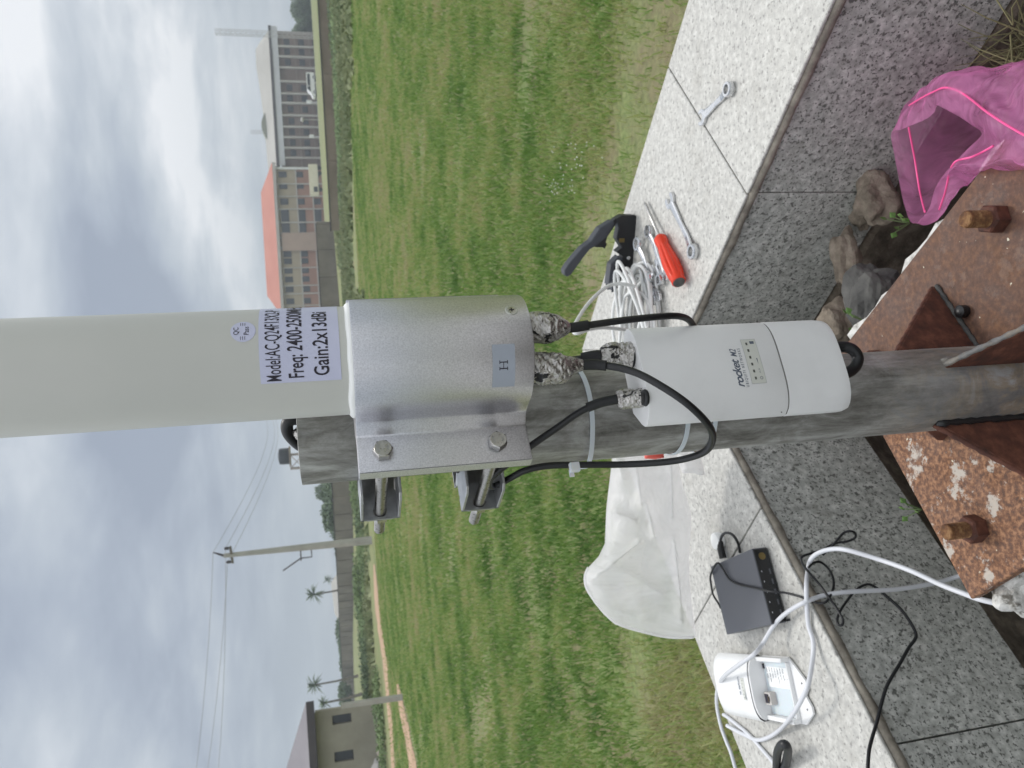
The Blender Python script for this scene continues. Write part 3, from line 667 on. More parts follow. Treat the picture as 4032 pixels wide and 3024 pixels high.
# house at the edge of the field
def house():
    y = 39.5; xr_ = aty(1350, 2786, y).x; xl_ = xr_ - 13; z0 = gh(xr_, y); ze = aty(1243, 2850, y).z; zs = aty(1212, 2850, y).z
    t = thing('unfinished_house', 'unpainted house with a purple metal roof and two dark windows', 'house', (xr_, y, 0))
    # walls with real openings: piers and bands
    wins = [(aty(1345, 2850, y).x, aty(1345, 2813, y).x), (aty(1350, 2999, y).x, aty(1350, 2957, y).x)]
    zlo, zhi = aty(1388, 2900, y).z, aty(1312, 2900, y).z
    b = MB(); xsx = [xl_] + sorted([v for w in wins for v in w]) + [xr_]
    b.box(((xl_ + xr_) / 2, y + .1, (zlo) / 2), (xr_ - xl_, .2, zlo)); b.box(((xl_ + xr_) / 2, y + .1, (zhi + ze) / 2), (xr_ - xl_, .2, ze - zhi))
    for i in range(0, len(xsx), 2):
        b.box(((xsx[i] + xsx[i + 1]) / 2, y + .1, (zlo + zhi) / 2), (xsx[i + 1] - xsx[i], .2, zhi - zlo))
    b.prism([(xr_, y + .2), (xr_ - .2, y + .2), (xr_ - 4.6, y + 9.8), (xr_ - 4.4, y + 9.8)], lambda a, c_, z_: (a, c_, z_), 0, ze); b.box(((xl_ + xr_ - 4.6) / 2, y + 9.9, ze / 2), (xr_ - 4.6 - xl_, .2, ze)); b.box((xl_ + .1, y + 5, ze / 2), (.2, 9.6, ze))
    b.build('wall', m_housewall, t)
    for a, c in wins:
        f = MB().box(((a + c) / 2, y + .16, (zlo + zhi) / 2), (c - a, .05, zhi - zlo)).build('window', m_fascia, t)
        MB().box(((a + c) / 2, y + .12, (zlo + zhi) / 2), (c - a - .1, .02, zhi - zlo - .12)).build('pane', m_window, f)
    xo = aty(1225, 2745, y).x + .0
    MB().box(((xl_ + xo) / 2, y - .55, (ze + zs) / 2), (xo - xl_ + .0, .08, zs - ze)).build('fascia', m_fascia, t)
    zt = zs + 1.9; b = MB(); y0, y1 = y - .6, y + 10.6; sk = .46
    b.add([(xo, y0, zs), (xl_, y0, zs), (xl_, y1, zs), (xo - sk * 11.2, y1, zs), (xo - 6.5, y + 5, zt), (xl_, y + 5, zt)], [(0, 4, 5, 1), (0, 3, 4), (3, 2, 5, 4), (0, 1, 2, 3), (1, 5, 2)]).build('roof', m_purple, t)
    b = MB(); rg = random.Random(3)
    return t, xl_, xr_, y
hs, hx0, hx1, hy = house()
# rubble heap at its foot
t = thing('rubble_heap', 'heap of broken blocks and earth at the foot of the house', 'rubble', (hx1 - 2.5, hy - 1.5, 0))
rg = random.Random(5); b = MB()
for i in range(60):
    x_ = hx1 - rg.uniform(-.6, 7.5); y_ = hy - rg.uniform(.4, 2.4); s_ = rg.uniform(.15, .42); b.blob((x_, y_, s_ * .3), (s_, s_ * .8, s_ * .7), 1, .3, 1.5, i)
b.build('stones', simple('rubble_far', (.20, .175, .14), (.34, .30, .25), 1.5), t)
b = MB(); b.blob((hx1 - 2.6, hy - 1.3, .3), (.4, .4, .35), 2, .2, 2, 9); b.build('pale_block', m_palecol, t)

# ------------------------------------------------------------ utility pole with wires, fence post
def utility():
    p = onh(1464, 2127, HC); D = math.hypot(p.x, p.y); q = atd(881, 2188, D)
    t = thing('utility_pole', 'slender concrete utility pole with a crossarm at the edge of the field', 'utility pole', (p.x, p.y, 0))
    tp = Vector((q.x, q.y, q.z)); bs = Vector((p.x, p.y, 0))
    MB().tube([bs - Vector((0, 0, .3)), bs.lerp(tp, .5), tp], [.2, .155, .10], 12).build('pole', m_concpole, t)
    up = (tp - bs).normalized(); sx = Vector((.86, -.5, 0))
    MB().box(bs + up * .95 * (tp - bs).length, (.98, .10, .10), math.atan2(sx.y, sx.x)).build('crossarm', m_bark, t)
    ins = []
    for s_ in (-.42, .42):
        c = bs + up * .95 * (tp - bs).length + sx * s_; ins.append(c + Vector((0, 0, .22)))
        MB().lathe([(.03, 0), (.09, .06), (.06, .1), (.08, .16), (.03, .22)], c + Vector((0, 0, .06)), 10).build('insulator', m_fascia, t)
    c = tp + Vector((.20, 0, .46)); ins.append(c)
    MB().tube([tp, tp + Vector((.09, 0, .2)), c], [.06, .05, .03], 8).build('top_bracket', m_fascia, t)
    hgt = (tp - bs).length
    k = bs + up * hgt * .42
    MB().tube([k + up * .5, k + up * .5 - RT * .55, k + up * .5 - RT * .62], .03, 6).tube([k, k - RT * .5, k + up * .5 - RT * .5], .03, 6).tube([k + up * .5 - RT * .5, k + up * 1.35 - RT * 1.0], .035, 6).build('stay_bracket', m_fascia, t)
    ends_r = [atd(1042, 1640, 150), atd(1066, 1640, 150), atd(1080, 1640, 150)]
    ends_l = [atd(757, 3150, 44), atd(800, 3150, 44), atd(850, 3150, 44)]
    order_r = [ins[2], ins[1], ins[0]]; order_l = [ins[2], ins[0], ins[1]]
    tgt_r = ends_r; tgt_l = ends_l
    for A, B_, lab in [(a, e, 'thin overhead wire running from the utility pole towards the tank tower') for a, e in zip(order_r, tgt_r)] + [(a, e, 'thin overhead wire running from the utility pole over the house') for a, e in zip(order_l, tgt_l)]:
        L = (B_ - A).length; pts = [A.lerp(B_, i / 16) - Vector((0, 0, 4 * (i / 16) * (1 - i / 16) * L * .012)) for i in range(17)]
        w = MB().tube(pts, [.011 + .014 * i / 16 * (L > 60) for i in range(17)], 5).build('overhead_wire', m_wire); tag(w, lab, 'wire', 'overhead wires')
utility()
p = onh(1585, 2745, HC); D = math.hypot(p.x, p.y); q = atd(1352, 2778, D)
t = thing('fence_post', 'lone grey concrete post standing beside the sandy path', 'post', (p.x, p.y, 0))
MB().tube([(p.x, p.y, -.1), (q.x, q.y, q.z)], [.10, .085], 4).build('shaft', m_concpole, t); MB().box((q.x, q.y, q.z + .03), (.14, .14, .04)).build('cap', m_concpole, t)

# ------------------------------------------------------------ trees, palms, bushes
def palm(label, Xc, Y, Xb, y, r_, seed, group='palms beyond the wall'):
    c = aty(Xc, Y, y); z0 = gh(c.x, y); t = thing('palm_tree', label, 'palm', (c.x, y, z0), group); rg = random.Random(seed)
    MB().tube([(c.x + .4, y, z0 - .2), (c.x + .1, y, (z0 + c.z) / 2), (c.x, y, c.z)], [.22, .13, .11], 8).build('trunk', m_bark, t)
    b = MB()
    for k in range(34):
        a = 6.283 * k / 17 + rg.uniform(-.15, .15); el = rg.uniform(-.7, .5) if k < 17 else rg.uniform(.4, 1.5); L = r_ * rg.uniform(.8, 1.1); prev = None
        d = Vector((math.cos(a), math.sin(a), 0)); pts = []
        for i in range(9):
            f = i / 8; pts.append(c + d * (L * f * math.cos(el * (1 - f * .3))) + Vector((0, 0, L * (math.sin(el) * f - .32 * f * f))))
        for i in range(8):
            s_ = d.cross(Vector((0, 0, 1))); w = L * .085 * math.sin(math.pi * min(1, (i + 1.2) / 9)); dr = Vector((0, 0, -w * .7))
            b.add([pts[i], pts[i + 1], pts[i + 1] + s_ * w + dr, pts[i].lerp(pts[i + 1], .35) + s_ * w + dr], [(0, 1, 2, 3)])
            b.add([pts[i], pts[i + 1], pts[i + 1] - s_ * w + dr, pts[i].lerp(pts[i + 1], .35) - s_ * w + dr], [(0, 1, 2, 3)])
    b.build('crown', m_leaf, t)
palm('palm tree standing between the utility pole and the grey post', 1236, 2340, 1330, 120, 1.75, 1)
palm('palm tree close beside the purple roofed house', 1240, 2697, 1340, 105, 1.6, 2)
palm('small palm peeping out just left of the purple roof', 1275, 2768, 1340, 90, 1.0, 3)
palm('far palm with a bare stem near the low pale roof', 1290, 2282, 1330, 190, 1.6, 4)
# far low building behind wall
a = aty(1340, 2470, 150).x; c = aty(1340, 2275, 150).x; z_ = aty(1345, 2350, 150).z; z2_ = aty(1312, 2350, 150).z
t = thing('low_shed', 'low pale roofed shed behind the compound wall by the palm', 'shed', (a, 150, 1))
MB().box(((a + c) / 2, 153, (z_ + .5) / 2 + .2), (c - a, 6, z_ - .1)).build('wall', m_palecol, t)
MB().add([(a - .4, 149.5, z_), (c + .4, 149.5, z_), (c + .4, 156.5, z_), (a - .4, 156.5, z_), (a + 2, 153, z2_), (c - 1.5, 153, z2_ + .3)], [(0, 1, 5, 4), (1, 2, 5), (2, 3, 4, 5), (3, 0, 4), (0, 3, 2, 1)]).build('roof', m_greyroof, t)
TL = 'trees beyond the far wall'
far = [(1262, 1990, 105, 3.6, 5.5, 'dark rounded tree above the wall nearest the galvanised pole'), (1292, 2045, 112, 2.9, 4.2, 'dark tree sloping down beside the rounded one beyond the wall'),
       (1315, 2120, 120, 2.3, 5, 'low dark tree just right of the utility pole'), (1318, 2215, 125, 2.2, 5, 'low dark tree just left of the utility pole'),
       (1322, 2490, 150, 3.2, 7, 'low dark tree at the end of the pale shed'), (1330, 2580, 155, 3.2, 8, 'low dark tree between the shed and the grey post'),
       (1342, 2650, 160, 2.4, 6, 'lowest dark tree beneath the palm by the house'), (1335, 2755, 140, 3, 5, 'dark tree partly behind the house corner'),
       (1215, 1935, 150, 9, 3, 'thin tree peeping out at the rim of the galvanised pole')]
for i, (X, Y, y, h, w, lab) in enumerate(far):
    p = aty(X, Y, y); top = p.z - gh(p.x, y); tree(lab, p.x, y, max(top, 1.5), w, 20 + i, group=TL, n=900, leaf=.28, trunk=.25)
for i, (X, Y, h, w, lab) in enumerate(((1152, 8, 0, 9, 'tall blue green tree at the right end of the far tree line'), (1160, 48, 0, 8, 'tall blue green tree second from the right end'), (1150, 88, 0, 8, 'tall blue green tree in the middle of the far line'), (1163, 118, 0, 6, 'blue green tree right beside the brick block'))):
    p = aty(X, Y, 215); tree(lab, p.x, 215, p.z - .6, w * .9, 60 + i, group='tall trees beside the brick block', n=2600, leaf=.34, cz=.36)
# bushes in the middle distance
bi = 0
BG = 'bushes along the far edge of the field'
spots = [(1330, 40, 46, 3, 1.5, 'dark bush at the far right edge of the field'), (1338, 150, 42, 3.5, 1.2, 'dark bush next from the field edge before the brick block'), (1345, 250, 45, 3.4, 1.1, 'bush below the white minibus'),
         (1340, 370, 46, 3.2, 1.2, 'bush below the first white board'), (1345, 470, 42, 3, 1.3, 'wide dark bush below the street lamp'), (1340, 570, 44, 3.2, 1.4, 'dark bush below the second white board'),
         (1348, 700, 50, 3.2, 1.0, 'bush below the cream truck'), (1355, 800, 52, 3.4, 1.0, 'low bush left of the cream truck'), (1358, 900, 52, 3.6, 1.2, 'low bush below the block stair bay'), (1362, 1010, 52, 3.4, 1.2, 'low bush in front of the right end of the block wall'),
         (1368, 1110, 55, 3.4, 1.3, 'low bush close beside the white tube'), (1410, 1990, 60, 3, 1.3, 'bush against the wall just left of the galvanised pole'), (1420, 2060, 50, 2.6, 1.0, 'low bush at the right foot of the utility pole'), (1425, 2210, 50, 3, 1.0, 'low bush at the left foot of the utility pole'),
         (1412, 2300, 60, 3.5, 1.5, 'dark bush against the wall below the near palm'), (1415, 2400, 60, 3.8, 1.4, 'dark bush below the pale shed'), (1420, 2500, 58, 3.8, 1.3, 'dark bush left of the shed'), (1425, 2600, 55, 3.6, 1.4, 'dark bush in front of the far wall end'),
         (1430, 2690, 50, 3.6, 1.5, 'dark bush below the palm by the house'), (1470, 2800, 37, 2.2, .9, 'small bush at the foot of the house corner'), (1490, 2960, 35.5, 2.5, .8, 'small bush before the rubble heap')]
for X, Y, y, w, h, lab in spots:
    bush(lab, X, Y, y, w, h * (.42 if bi < 11 else .8), 100 + bi, m_leaf if bi % 3 == 0 else m_leaf2, BG); bi += 1
# low rank growth band: one mass nobody could count
def rank():
    rg = random.Random(77); b = MB()
    for i in range(22000):
        D = rg.uniform(29, 75); azv = rg.uniform(-30, 32)
        if azv < -12 and D < 46: continue
        if -12 <= azv < 0 and D < 42: continue
        x_, y_ = D * math.sin(R(azv)), D * math.cos(R(azv)); n_ = mnoise.noise(Vector((x_ * .13, y_ * .05, 2)))
        if n_ < -.12: continue
        hh = (.12 + .42 * max(0, n_ + .1) + rg.random() * .18) * (1.0 if D > 34 else .7); a = rg.uniform(0, 3.14); w = rg.uniform(.08, .2)
        dx, dy = math.cos(a) * w, math.sin(a) * w; ox, oy = rg.uniform(-.2, .2), rg.uniform(-.2, .2); z0 = gh(x_, y_)
        b.add([(x_ - dx, y_ - dy, z0), (x_ + dx, y_ + dy, z0), (x_ + dx * .7 + ox, y_ + dy * .7 + oy, z0 + hh * .7), (x_ + ox, y_ + oy, z0 + hh), (x_ - dx * .8 + ox, y_ - dy * .8 + oy, z0 + hh * .6)], [(0, 1, 2, 3, 4)])
    me = b.build('undergrowth', simple('weeds', (.12, .17, .075), (.32, .34, .19), .25)); tag(me, 'rank weeds along the far side of the field', 'weeds', kind='stuff')
rank()

# ------------------------------------------------------------ granite walls around the planter
E1 = Vector((-N1[1], N1[0], 0)); E2 = Vector((-N2[1], -(-N2[0]) * 1.0, 0))
E2 = Vector((-.713, -.701, 0))
n1v = Vector((*N1, 0)); n2v = Vector((*N2, 0))
ZT = zh(.6); ZF = zh(.852)
def solve(n, a, m, c):
    d = n[0] * m[1] - n[1] * m[0]; return Vector(((a * m[1] - n[1] * c) / d, (n[0] * c - a * m[0]) / d, 0))
cin = solve(N1, IN1, N2, IN2); cout = solve(N1, OUT1, N2, OUT2)
def granite_wall(label, n, e, off_in, off_out, joints, fjoints, t_end, sag, seedv):
    """e points away from the corner; t measured along e from the inner corner"""
    t = thing('granite_wall', label, 'wall', (cin.x, cin.y, 0), 'granite walls of the planter')
    tc_in = 0.0; tco = (cout - cin).dot(e)
    P = lambda s_, o, z: Vector((cin.x, cin.y, 0)) + e * s_ + n * (o - off_in) + Vector((0, 0, z))
    g_ = .0012; js = [None] + joints + [t_end]
    for i in range(len(js) - 1):
        a0 = js[i]; a1 = js[i + 1]
        i0 = (tc_in if a0 is None else a0) + g_; o0 = (tco if a0 is None else a0) + g_
        i1 = a1 - g_; o1 = a1 - g_
        b = MB(); q = [P(i0, off_in - .004, 0), P(i1, off_in - .004, 0), P(o1, off_out, 0), P(o0, off_out, 0)]
        b.add([v + Vector((0, 0, ZT - .0048)) for v in q] + [v + Vector((0, 0, ZT)) for v in q], [(0, 1, 2, 3), (4, 5, 6, 7), (0, 1, 5, 4), (1, 2, 6, 5), (2, 3, 7, 6), (3, 0, 4, 7)])
        b.build('top_slab', m_gtop, t, bevel=.0012, segs=1)
    # rough mortar bed under the slab, breaking out along the edge
    b = MB(); N = 260; vs = []
    for i in range(N + 1):
        s_ = tc_in + .0 + (t_end - tc_in) * i / N; w = .0062 + .0030 * mnoise.noise(Vector((s_ * 30, seedv, 0))) + .002 * mnoise.noise(Vector((s_ * 110, seedv, 1)))
        d = .0105 + .0035 * mnoise.noise(Vector((s_ * 22, seedv + 3, 0)))
        for (o, z_) in ((off_in - w + .003, ZT - .0055), (off_in - w, ZT - .0105), (off_in - .004, ZT - .0075 - d), (off_in + .03, ZT - .025), (off_in + .03, ZT - .0055)):
            vs.append(P(s_, o, z_))
    b.add(vs, [(5 * i + k, 5 * i + (k + 1) % 5, 5 * i + 5 + (k + 1) % 5, 5 * i + 5 + k) for i in range(N) for k in range(5)]); b.build('mortar_bed', m_mortar, t, smooth=True)
    # facing tiles
    fj = [0.0] + fjoints + [t_end]
    for a0, a1 in zip(fj, fj[1:]):
        b = MB(); N = 24; lo = []
        for i in range(N + 1):
            s_ = a0 + .0012 + (a1 - a0 - .0024) * i / N; lo.append((s_, ZF + .0018 * mnoise.noise(Vector((s_ * 30, seedv, 5)))))
        f = [P(s_, off_in + .003, z_) for s_, z_ in lo]; k = [P(s_, off_in + .013, z_) for s_, z_ in lo]
        f2 = [P(s_, off_in + .003, ZT - .0185) for s_, _ in lo]; k2 = [P(s_, off_in + .013, ZT - .0185) for s_, _ in lo]
        m_ = N + 1; b.add(f + f2 + k + k2, [(i, i + 1, m_ + i + 1, m_ + i) for i in range(N)] + [(2 * m_ + i, 3 * m_ + i, 3 * m_ + i + 1, 2 * m_ + i + 1) for i in range(N)] + [(i, 2 * m_ + i, 2 * m_ + i + 1, i + 1) for i in range(N)] + [(m_ + i, m_ + i + 1, 3 * m_ + i + 1, 3 * m_ + i) for i in range(N)] + [(0, m_, 3 * m_, 2 * m_), (N, 2 * m_ + N, 3 * m_ + N, m_ + N)])
        b.build('face_tile', m_gface, t)
    # mortar backing sagging out under the tiles
    b = MB(); N = 160; vs = []
    for i in range(N + 1):
        s_ = .0 + t_end * i / N; w = sag + .03 * mnoise.noise(Vector((s_ * 9, seedv, 9))) + .008 * mnoise.noise(Vector((s_ * 45, seedv, 2)))
        dz = .055 + .05 * mnoise.noise(Vector((s_ * 7, seedv, 4)))
        for (o, z_) in ((off_in + .014, ZT - .020), (off_in + .0142, ZF + .002), (off_in - w * .25, ZF - .012), (off_in - w * .6, ZF - dz), (off_in - w, zh(1.08)), (off_out - .02, zh(1.08)), (off_out - .02, ZT - .020)):
            vs.append(P(max(s_, -.0), o, z_))
    b.add(vs, [(7 * i + k, 7 * i + (k + 1) % 7, 7 * i + 7 + (k + 1) % 7, 7 * i + 7 + k) for i in range(N) for k in range(7)]); b.build('core', m_core, t, smooth=False)
    b = MB(); q = [P(0 if True else 0, off_out - .018, 0), P(t_end, off_out - .018, 0), P(t_end, off_out - .004, 0), P(tco, off_out - .004, 0)]
    b.add([v + Vector((0, 0, -.1)) for v in q] + [v + Vector((0, 0, ZT - .0055)) for v in q], [(0, 1, 2, 3), (4, 5, 6, 7), (0, 1, 5, 4), (1, 2, 6, 5), (2, 3, 7, 6), (3, 0, 4, 7)]); b.build('outer_face', m_gface, t)
e_r = Vector((.631, -.776, 0)); e_l = Vector((-.713, -.701, 0)); e_r.normalize(); e_l.normalize()
def tpar(X, Y, e): return (onh(X, Y, .6) - CAM + Vector((0, 0, .0)) - Vector((cin.x, cin.y, 0))).dot(e)
jr = tpar(2936, 762, e_r); jl = tpar(2983, 2018, e_l)
fr = (onpl(2975, 763, N1, IN1) - cin).dot(e_r); fl_ = (onpl(3600, 2913, N2, IN2) - cin).dot(e_l)
granite_wall('granite topped wall running right, holding the wrenches and screwdriver', n1v, e_r, IN1, OUT1, [jr, jr + .6, jr + 1.2], [fr, fr + .6, fr + 1.2], 2.0, .018, 1.0)
granite_wall('granite topped wall running left, holding the black router', n2v, e_l, IN2, OUT2, [jl, jl + .6, jl + 1.2], [fl_, fl_ + .6], 2.0, -.045, 5.0)

# soil bed inside
b = MB(); N = 60; Lm = 2.2; vs = []
for j in range(N + 1):
    for i in range(N + 1):
        a, c = Lm * i / N - .02, Lm * j / N - .02
        p = Vector((cin.x, cin.y, 0)) + e_r * a + e_l * c; z_ = zh(.985) + .02 * mnoise.noise(p * 9) + .012 * mnoise.noise(p * 31); vs.append((p.x, p.y, z_))
b.add(vs, [(j * (N + 1) + i, j * (N + 1) + i + 1, (j + 1) * (N + 1) + i + 1, (j + 1) * (N + 1) + i) for j in range(N) for i in range(N)])
tag(b.build('soil', m_soil, smooth=True), kind='structure')

# ------------------------------------------------------------ concrete pedestal, steel mast
PC = Vector((-.0295, .637, 0)); AX = Vector((math.cos(R(35.7)), math.sin(R(35.7)), 0)); AY = Vector((-AX.y, AX.x, 0)); HP = .64
ctr = Vector((-.025, .645, 0))
b = MB(); N = 16; rows_ = [(-.004, 0), (-.012, 1), (-.05, 1), (-.14, 1), (-.36, 1)]
ring = []
for k in range(4 * N):
    s_, f = k // N, (k % N) / N * 2 - 1; ring.append([(f, -1), (1, f), (-f, 1), (-1, -f)][s_])
vs = []
for j, (dz, _) in enumerate(rows_):
    for i, (a, c) in enumerate(ring):
        p = ctr + AX * (a * .183 + .005) + AY * (c * .158 - .004); nn = -.0035 + .0065 * mnoise.noise(p * 45 + Vector((0, 0, dz * 30))) + .004 * mnoise.noise(p * 15)
        p = ctr + (p - ctr) * (1 + nn / .17 * 1.6 + (.01 if j == 2 else 0)); vs.append((p.x, p.y, zh(HP) - .0125 + dz))
n_ = 4 * N
b.add(vs, [(j * n_ + i, j * n_ + (i + 1) % n_, (j + 1) * n_ + (i + 1) % n_, (j + 1) * n_ + i) for j in range(len(rows_) - 1) for i in range(n_)] + [tuple(range(n_))])
pd = b.build('concrete_plinth', m_pconc, smooth=False, origin=(ctr.x, ctr.y, zh(1.0))); tag(pd, 'rough white painted concrete plinth under the rusty base plate', 'plinth')
# white crumbled lump on the near left side
mast = thing('steel_mast', 'galvanised pipe mast welded to a rusty square base plate', 'mast', (PC.x, PC.y, zh(HP)))
b = MB(); K = .331 / 2
q = [ctr + AX * a * K + AY * c * K for a, c in ((-1, -1), (1, -1), (1, 1), (-1, 1))]
b.add([Vector((v.x, v.y, zh(HP) - .012)) for v in q] + [Vector((v.x, v.y, zh(HP))) for v in q], [(3, 2, 1, 0), (4, 5, 6, 7), (0, 1, 5, 4), (1, 2, 6, 5), (2, 3, 7, 6), (3, 0, 4, 7)])
b.build('base_plate', m_rust, mast, bevel=.0012, segs=1)
RP = .0393; PD = Vector((-.030, .6293, 0))
zt_ = zh(-.028); b = MB(); b.lathe([(RP - .003, zt_ - .25), (RP - .003, zt_), (RP, zt_ - .0005), (RP, zt_ - .1), (RP, zh(.4)), (RP + .0002, zh(HP) - .002)], (PD.x, PD.y, 0), 96)
b.build('pipe', m_galv, mast, auto=35)
for k, hh in ((0, .102), (1, .08), (2, .10), (3, .094)):
    d = [AX, AY, -AX, -AY][k]; s_ = Vector((-d.y, d.x, 0)) * .003; z0 = zh(HP) + .0005
    P0 = Vector((PD.x, PD.y, 0)) + d * (RP - .001); L = (.092, .060, .092, .092)[k]
    pr = [(0, 0), (L, 0), (L, .003), (0, hh)]
    MB().prism(pr, lambda a, c, t: P0 + d * a + s_ * t + Vector((0, 0, z0 + c)), -1, 1).build('gusset', m_drust, mast, bevel=.0006, segs=1)
    # weld beads down the pipe and along the plate
    rg = random.Random(k)
    pts = [P0 + d * .002 + Vector((-d.y, d.x, 0)) * .0042 * 1 + Vector((0, 0, z0 + hh * (1 - i / 14))) for i in range(15)]
    MB().tube([p + Vector((rg.uniform(-1, 1), rg.uniform(-1, 1), 0)) * .0006 for p in pts], [.0026 + .0012 * (i % 2) for i in range(15)], 8).build('weld_bead', m_bplas if k in (0, 2) else m_galv, mast, smooth=True)
    pts = [P0 + d * (.0 + L * i / 16) + Vector((-d.y, d.x, 0)) * -.0042 + Vector((0, 0, z0 + .0015)) for i in range(17)]
    MB().tube(pts, [.002 + .001 * (i % 2) for i in range(17)], 8).build('weld_bead', m_dstone, mast, smooth=True)
    pts = [P0 + d * (.001 + (L - .001) * i / 20) + Vector((0, 0, z0 + hh - (hh - .003) * i / 20)) for i in range(21)]
    MB().tube(pts, [.0022 + .0009 * (i % 2) for i in range(21)], 8).build('weld_bead', m_galv if k == 3 else m_drust, mast, smooth=True)
pts = [Vector((PD.x + math.cos(a) * (RP + .001), PD.y + math.sin(a) * (RP + .001), zh(HP) + .002 + .0012 * math.sin(a * 23))) for a in [2 * math.pi * i / 64 for i in range(65)]]
MB().tube(pts, [.003 + .0012 * (i % 2) for i in range(65)], 8, False).build('weld_bead', m_drust, mast, smooth=True)
bolts = [((onh(3935, 862, .640)), 'rusty anchor bolt and nut on the plate nearest the pink bag'), (onh(3853, 2080, .640), 'rusty anchor bolt and nut on the plate nearest the white cable'), (ctr + (AX + AY) * .109 * 1.0 + Vector((0, 0, 0)), 'rusty anchor bolt half hidden behind the mast')]
for i, (p, lab) in enumerate(bolts):
    z0 = zh(HP) + .0005; t = thing('anchor_bolt', lab, 'bolt', (p.x, p.y, z0), 'anchor bolts of the base plate')
    prof = []; H = .040 if i < 2 else .02
    nth = 16
    for k in range(nth): prof += [(.0085 if k % 2 else .0070, z0 + .014 + (H - .016) * k / nth)]
    MB().lathe([(.0085, z0)] + prof + [(.008, z0 + H - .001), (.0068, z0 + H)], (p.x, p.y, 0), 24).build('rod', m_orust, t, auto=30)
    hx = [(math.cos(R(60 * k + 14)) * .0145, math.sin(R(60 * k + 14)) * .0145) for k in range(6)]
    b = MB(); b.add([(p.x + a * f, p.y + c * f, z0 + zz) for f, zz in ((1, 0), (1, .0135), (.9, .0155)) for a, c in hx], [(j * 6 + k, j * 6 + (k + 1) % 6, j * 6 + 6 + (k + 1) % 6, j * 6 + 6 + k) for j in range(2) for k in range(6)] + [tuple(range(12, 18)), tuple(range(6))[::-1]])
    b.build('nut', m_drust, t)
# black plastic bung lying on the plate
p = onh(3792, 1226, .636); t = MB(); t.lathe([(.0055, 0), (.0065, .002), (.0065, .009), (.0035, .0115), (0, .012)], (p.x, p.y, zh(HP)), 20)
tag(t.build('rubber_bung', m_blk, auto=40, origin=(p.x, p.y, zh(HP))), 'small black rubber bung lying beside the gusset on the plate', 'bung')

# black cable end curling out of the mast mouth
t = thing('cable_end', 'black cable looping out of the open top of the mast', 'cable', (PD.x, PD.y, zt_))
pts = [atd(1260, 1655, .62), atd(1190, 1650, .62), atd(1140, 1655, .62), atd(1130, 1690, .625), atd(1150, 1725, .63), atd(1195, 1760, .635), atd(1260, 1770, .635)]
MB().tube(pts, .0048, 14, smooth_n=8).build('loop', m_blk, t, smooth=True)
MB().tube([atd(1250, 1735, .62), atd(1200, 1735, .62), atd(1186, 1733, .62)], [.0065, .0065, .003], 16, smooth_n=4).build('plug', m_grip, t, smooth=True)
MB().tube([atd(1235, 1700, .625), atd(1190, 1712, .625), atd(1160, 1690, .625)], [.007, .006, .003], 14, smooth_n=4).build('foil_wrap', m_foil, t, smooth=True)

# ------------------------------------------------------------ antenna
AC = Vector((.0231, .5445, 0)); RA = .0375
U_ = Vector((-.531, .848, 0)).normalized(); W_ = Vector((-U_.y, U_.x, 0))  # U_ towards mast; W_ towards the picture's lower side
if W_.x > 0: W_ = -W_
ZS1, ZS0 = zh(.0135), zh(.1345)
ant = thing('panel_antenna', 'white tubular antenna in a silver aluminium sleeve clamped to the mast', 'antenna', (AC.x, AC.y, ZS0))
MB().lathe([(RA, ZS0 + .01), (RA, ZS1 + .02), (RA, ZS1 + .3), (RA, ZS1 + .62), (RA - .004, ZS1 + .63), (0, ZS1 + .634)], (AC.x, AC.y, 0), 128).build('radome', m_radome, ant, auto=40)
b = MB(); N = 96; vs = []
RS = .0412
for i in range(N):
    a = 2 * math.pi * i / N; k = mnoise.noise(Vector((math.cos(a) * 2, math.sin(a) * 2, 5)))
    for r_, z_ in ((RA - .001, ZS1 - .002), (RS - .0012, ZS1 - .002), (RS - .0012, ZS1 + .001), (RA + .0016 + .0008 * k, ZS1 + .0022 + .0008 * k), (RA - .001, ZS1 + .0042 + .0012 * k)):
        vs.append((AC.x + math.cos(a) * r_, AC.y + math.sin(a) * r_, z_))
b.add(vs, [(5 * i + k, 5 * i + (k + 1) % 5, 5 * ((i + 1) % N) + (k + 1) % 5, 5 * ((i + 1) % N) + k) for i in range(N) for k in range(5)]); b.build('sealant_rim', m_foam, ant, smooth=True)
# sleeve section in (w, u): barrel, necks, flange plates
def wu(w, u, z): return AC + W_ * w + U_ * u + Vector((0, 0, z))
out = []
UF = .0255           # front face of the flange plates
a0 = math.acos(min(1, .0)) 
# outer outline, starting at +w flange front/outer corner, going round the front to -w
aj = R(21)
front = []
for i in range(73):
    a = -math.pi / 2 - (math.pi / 2 + aj) + (math.pi + 2 * aj) * i / 72      # angle of (w,u) with u=sin
    front.append((math.cos(a) * RS, math.sin(a) * RS))
front = [p_ for p_ in front]
L_end, thk = .0745, .0095
left = [( .0470, UF), (.0455, UF - .0022), (.0428, UF - .0055), (.0405, UF - .0095)]
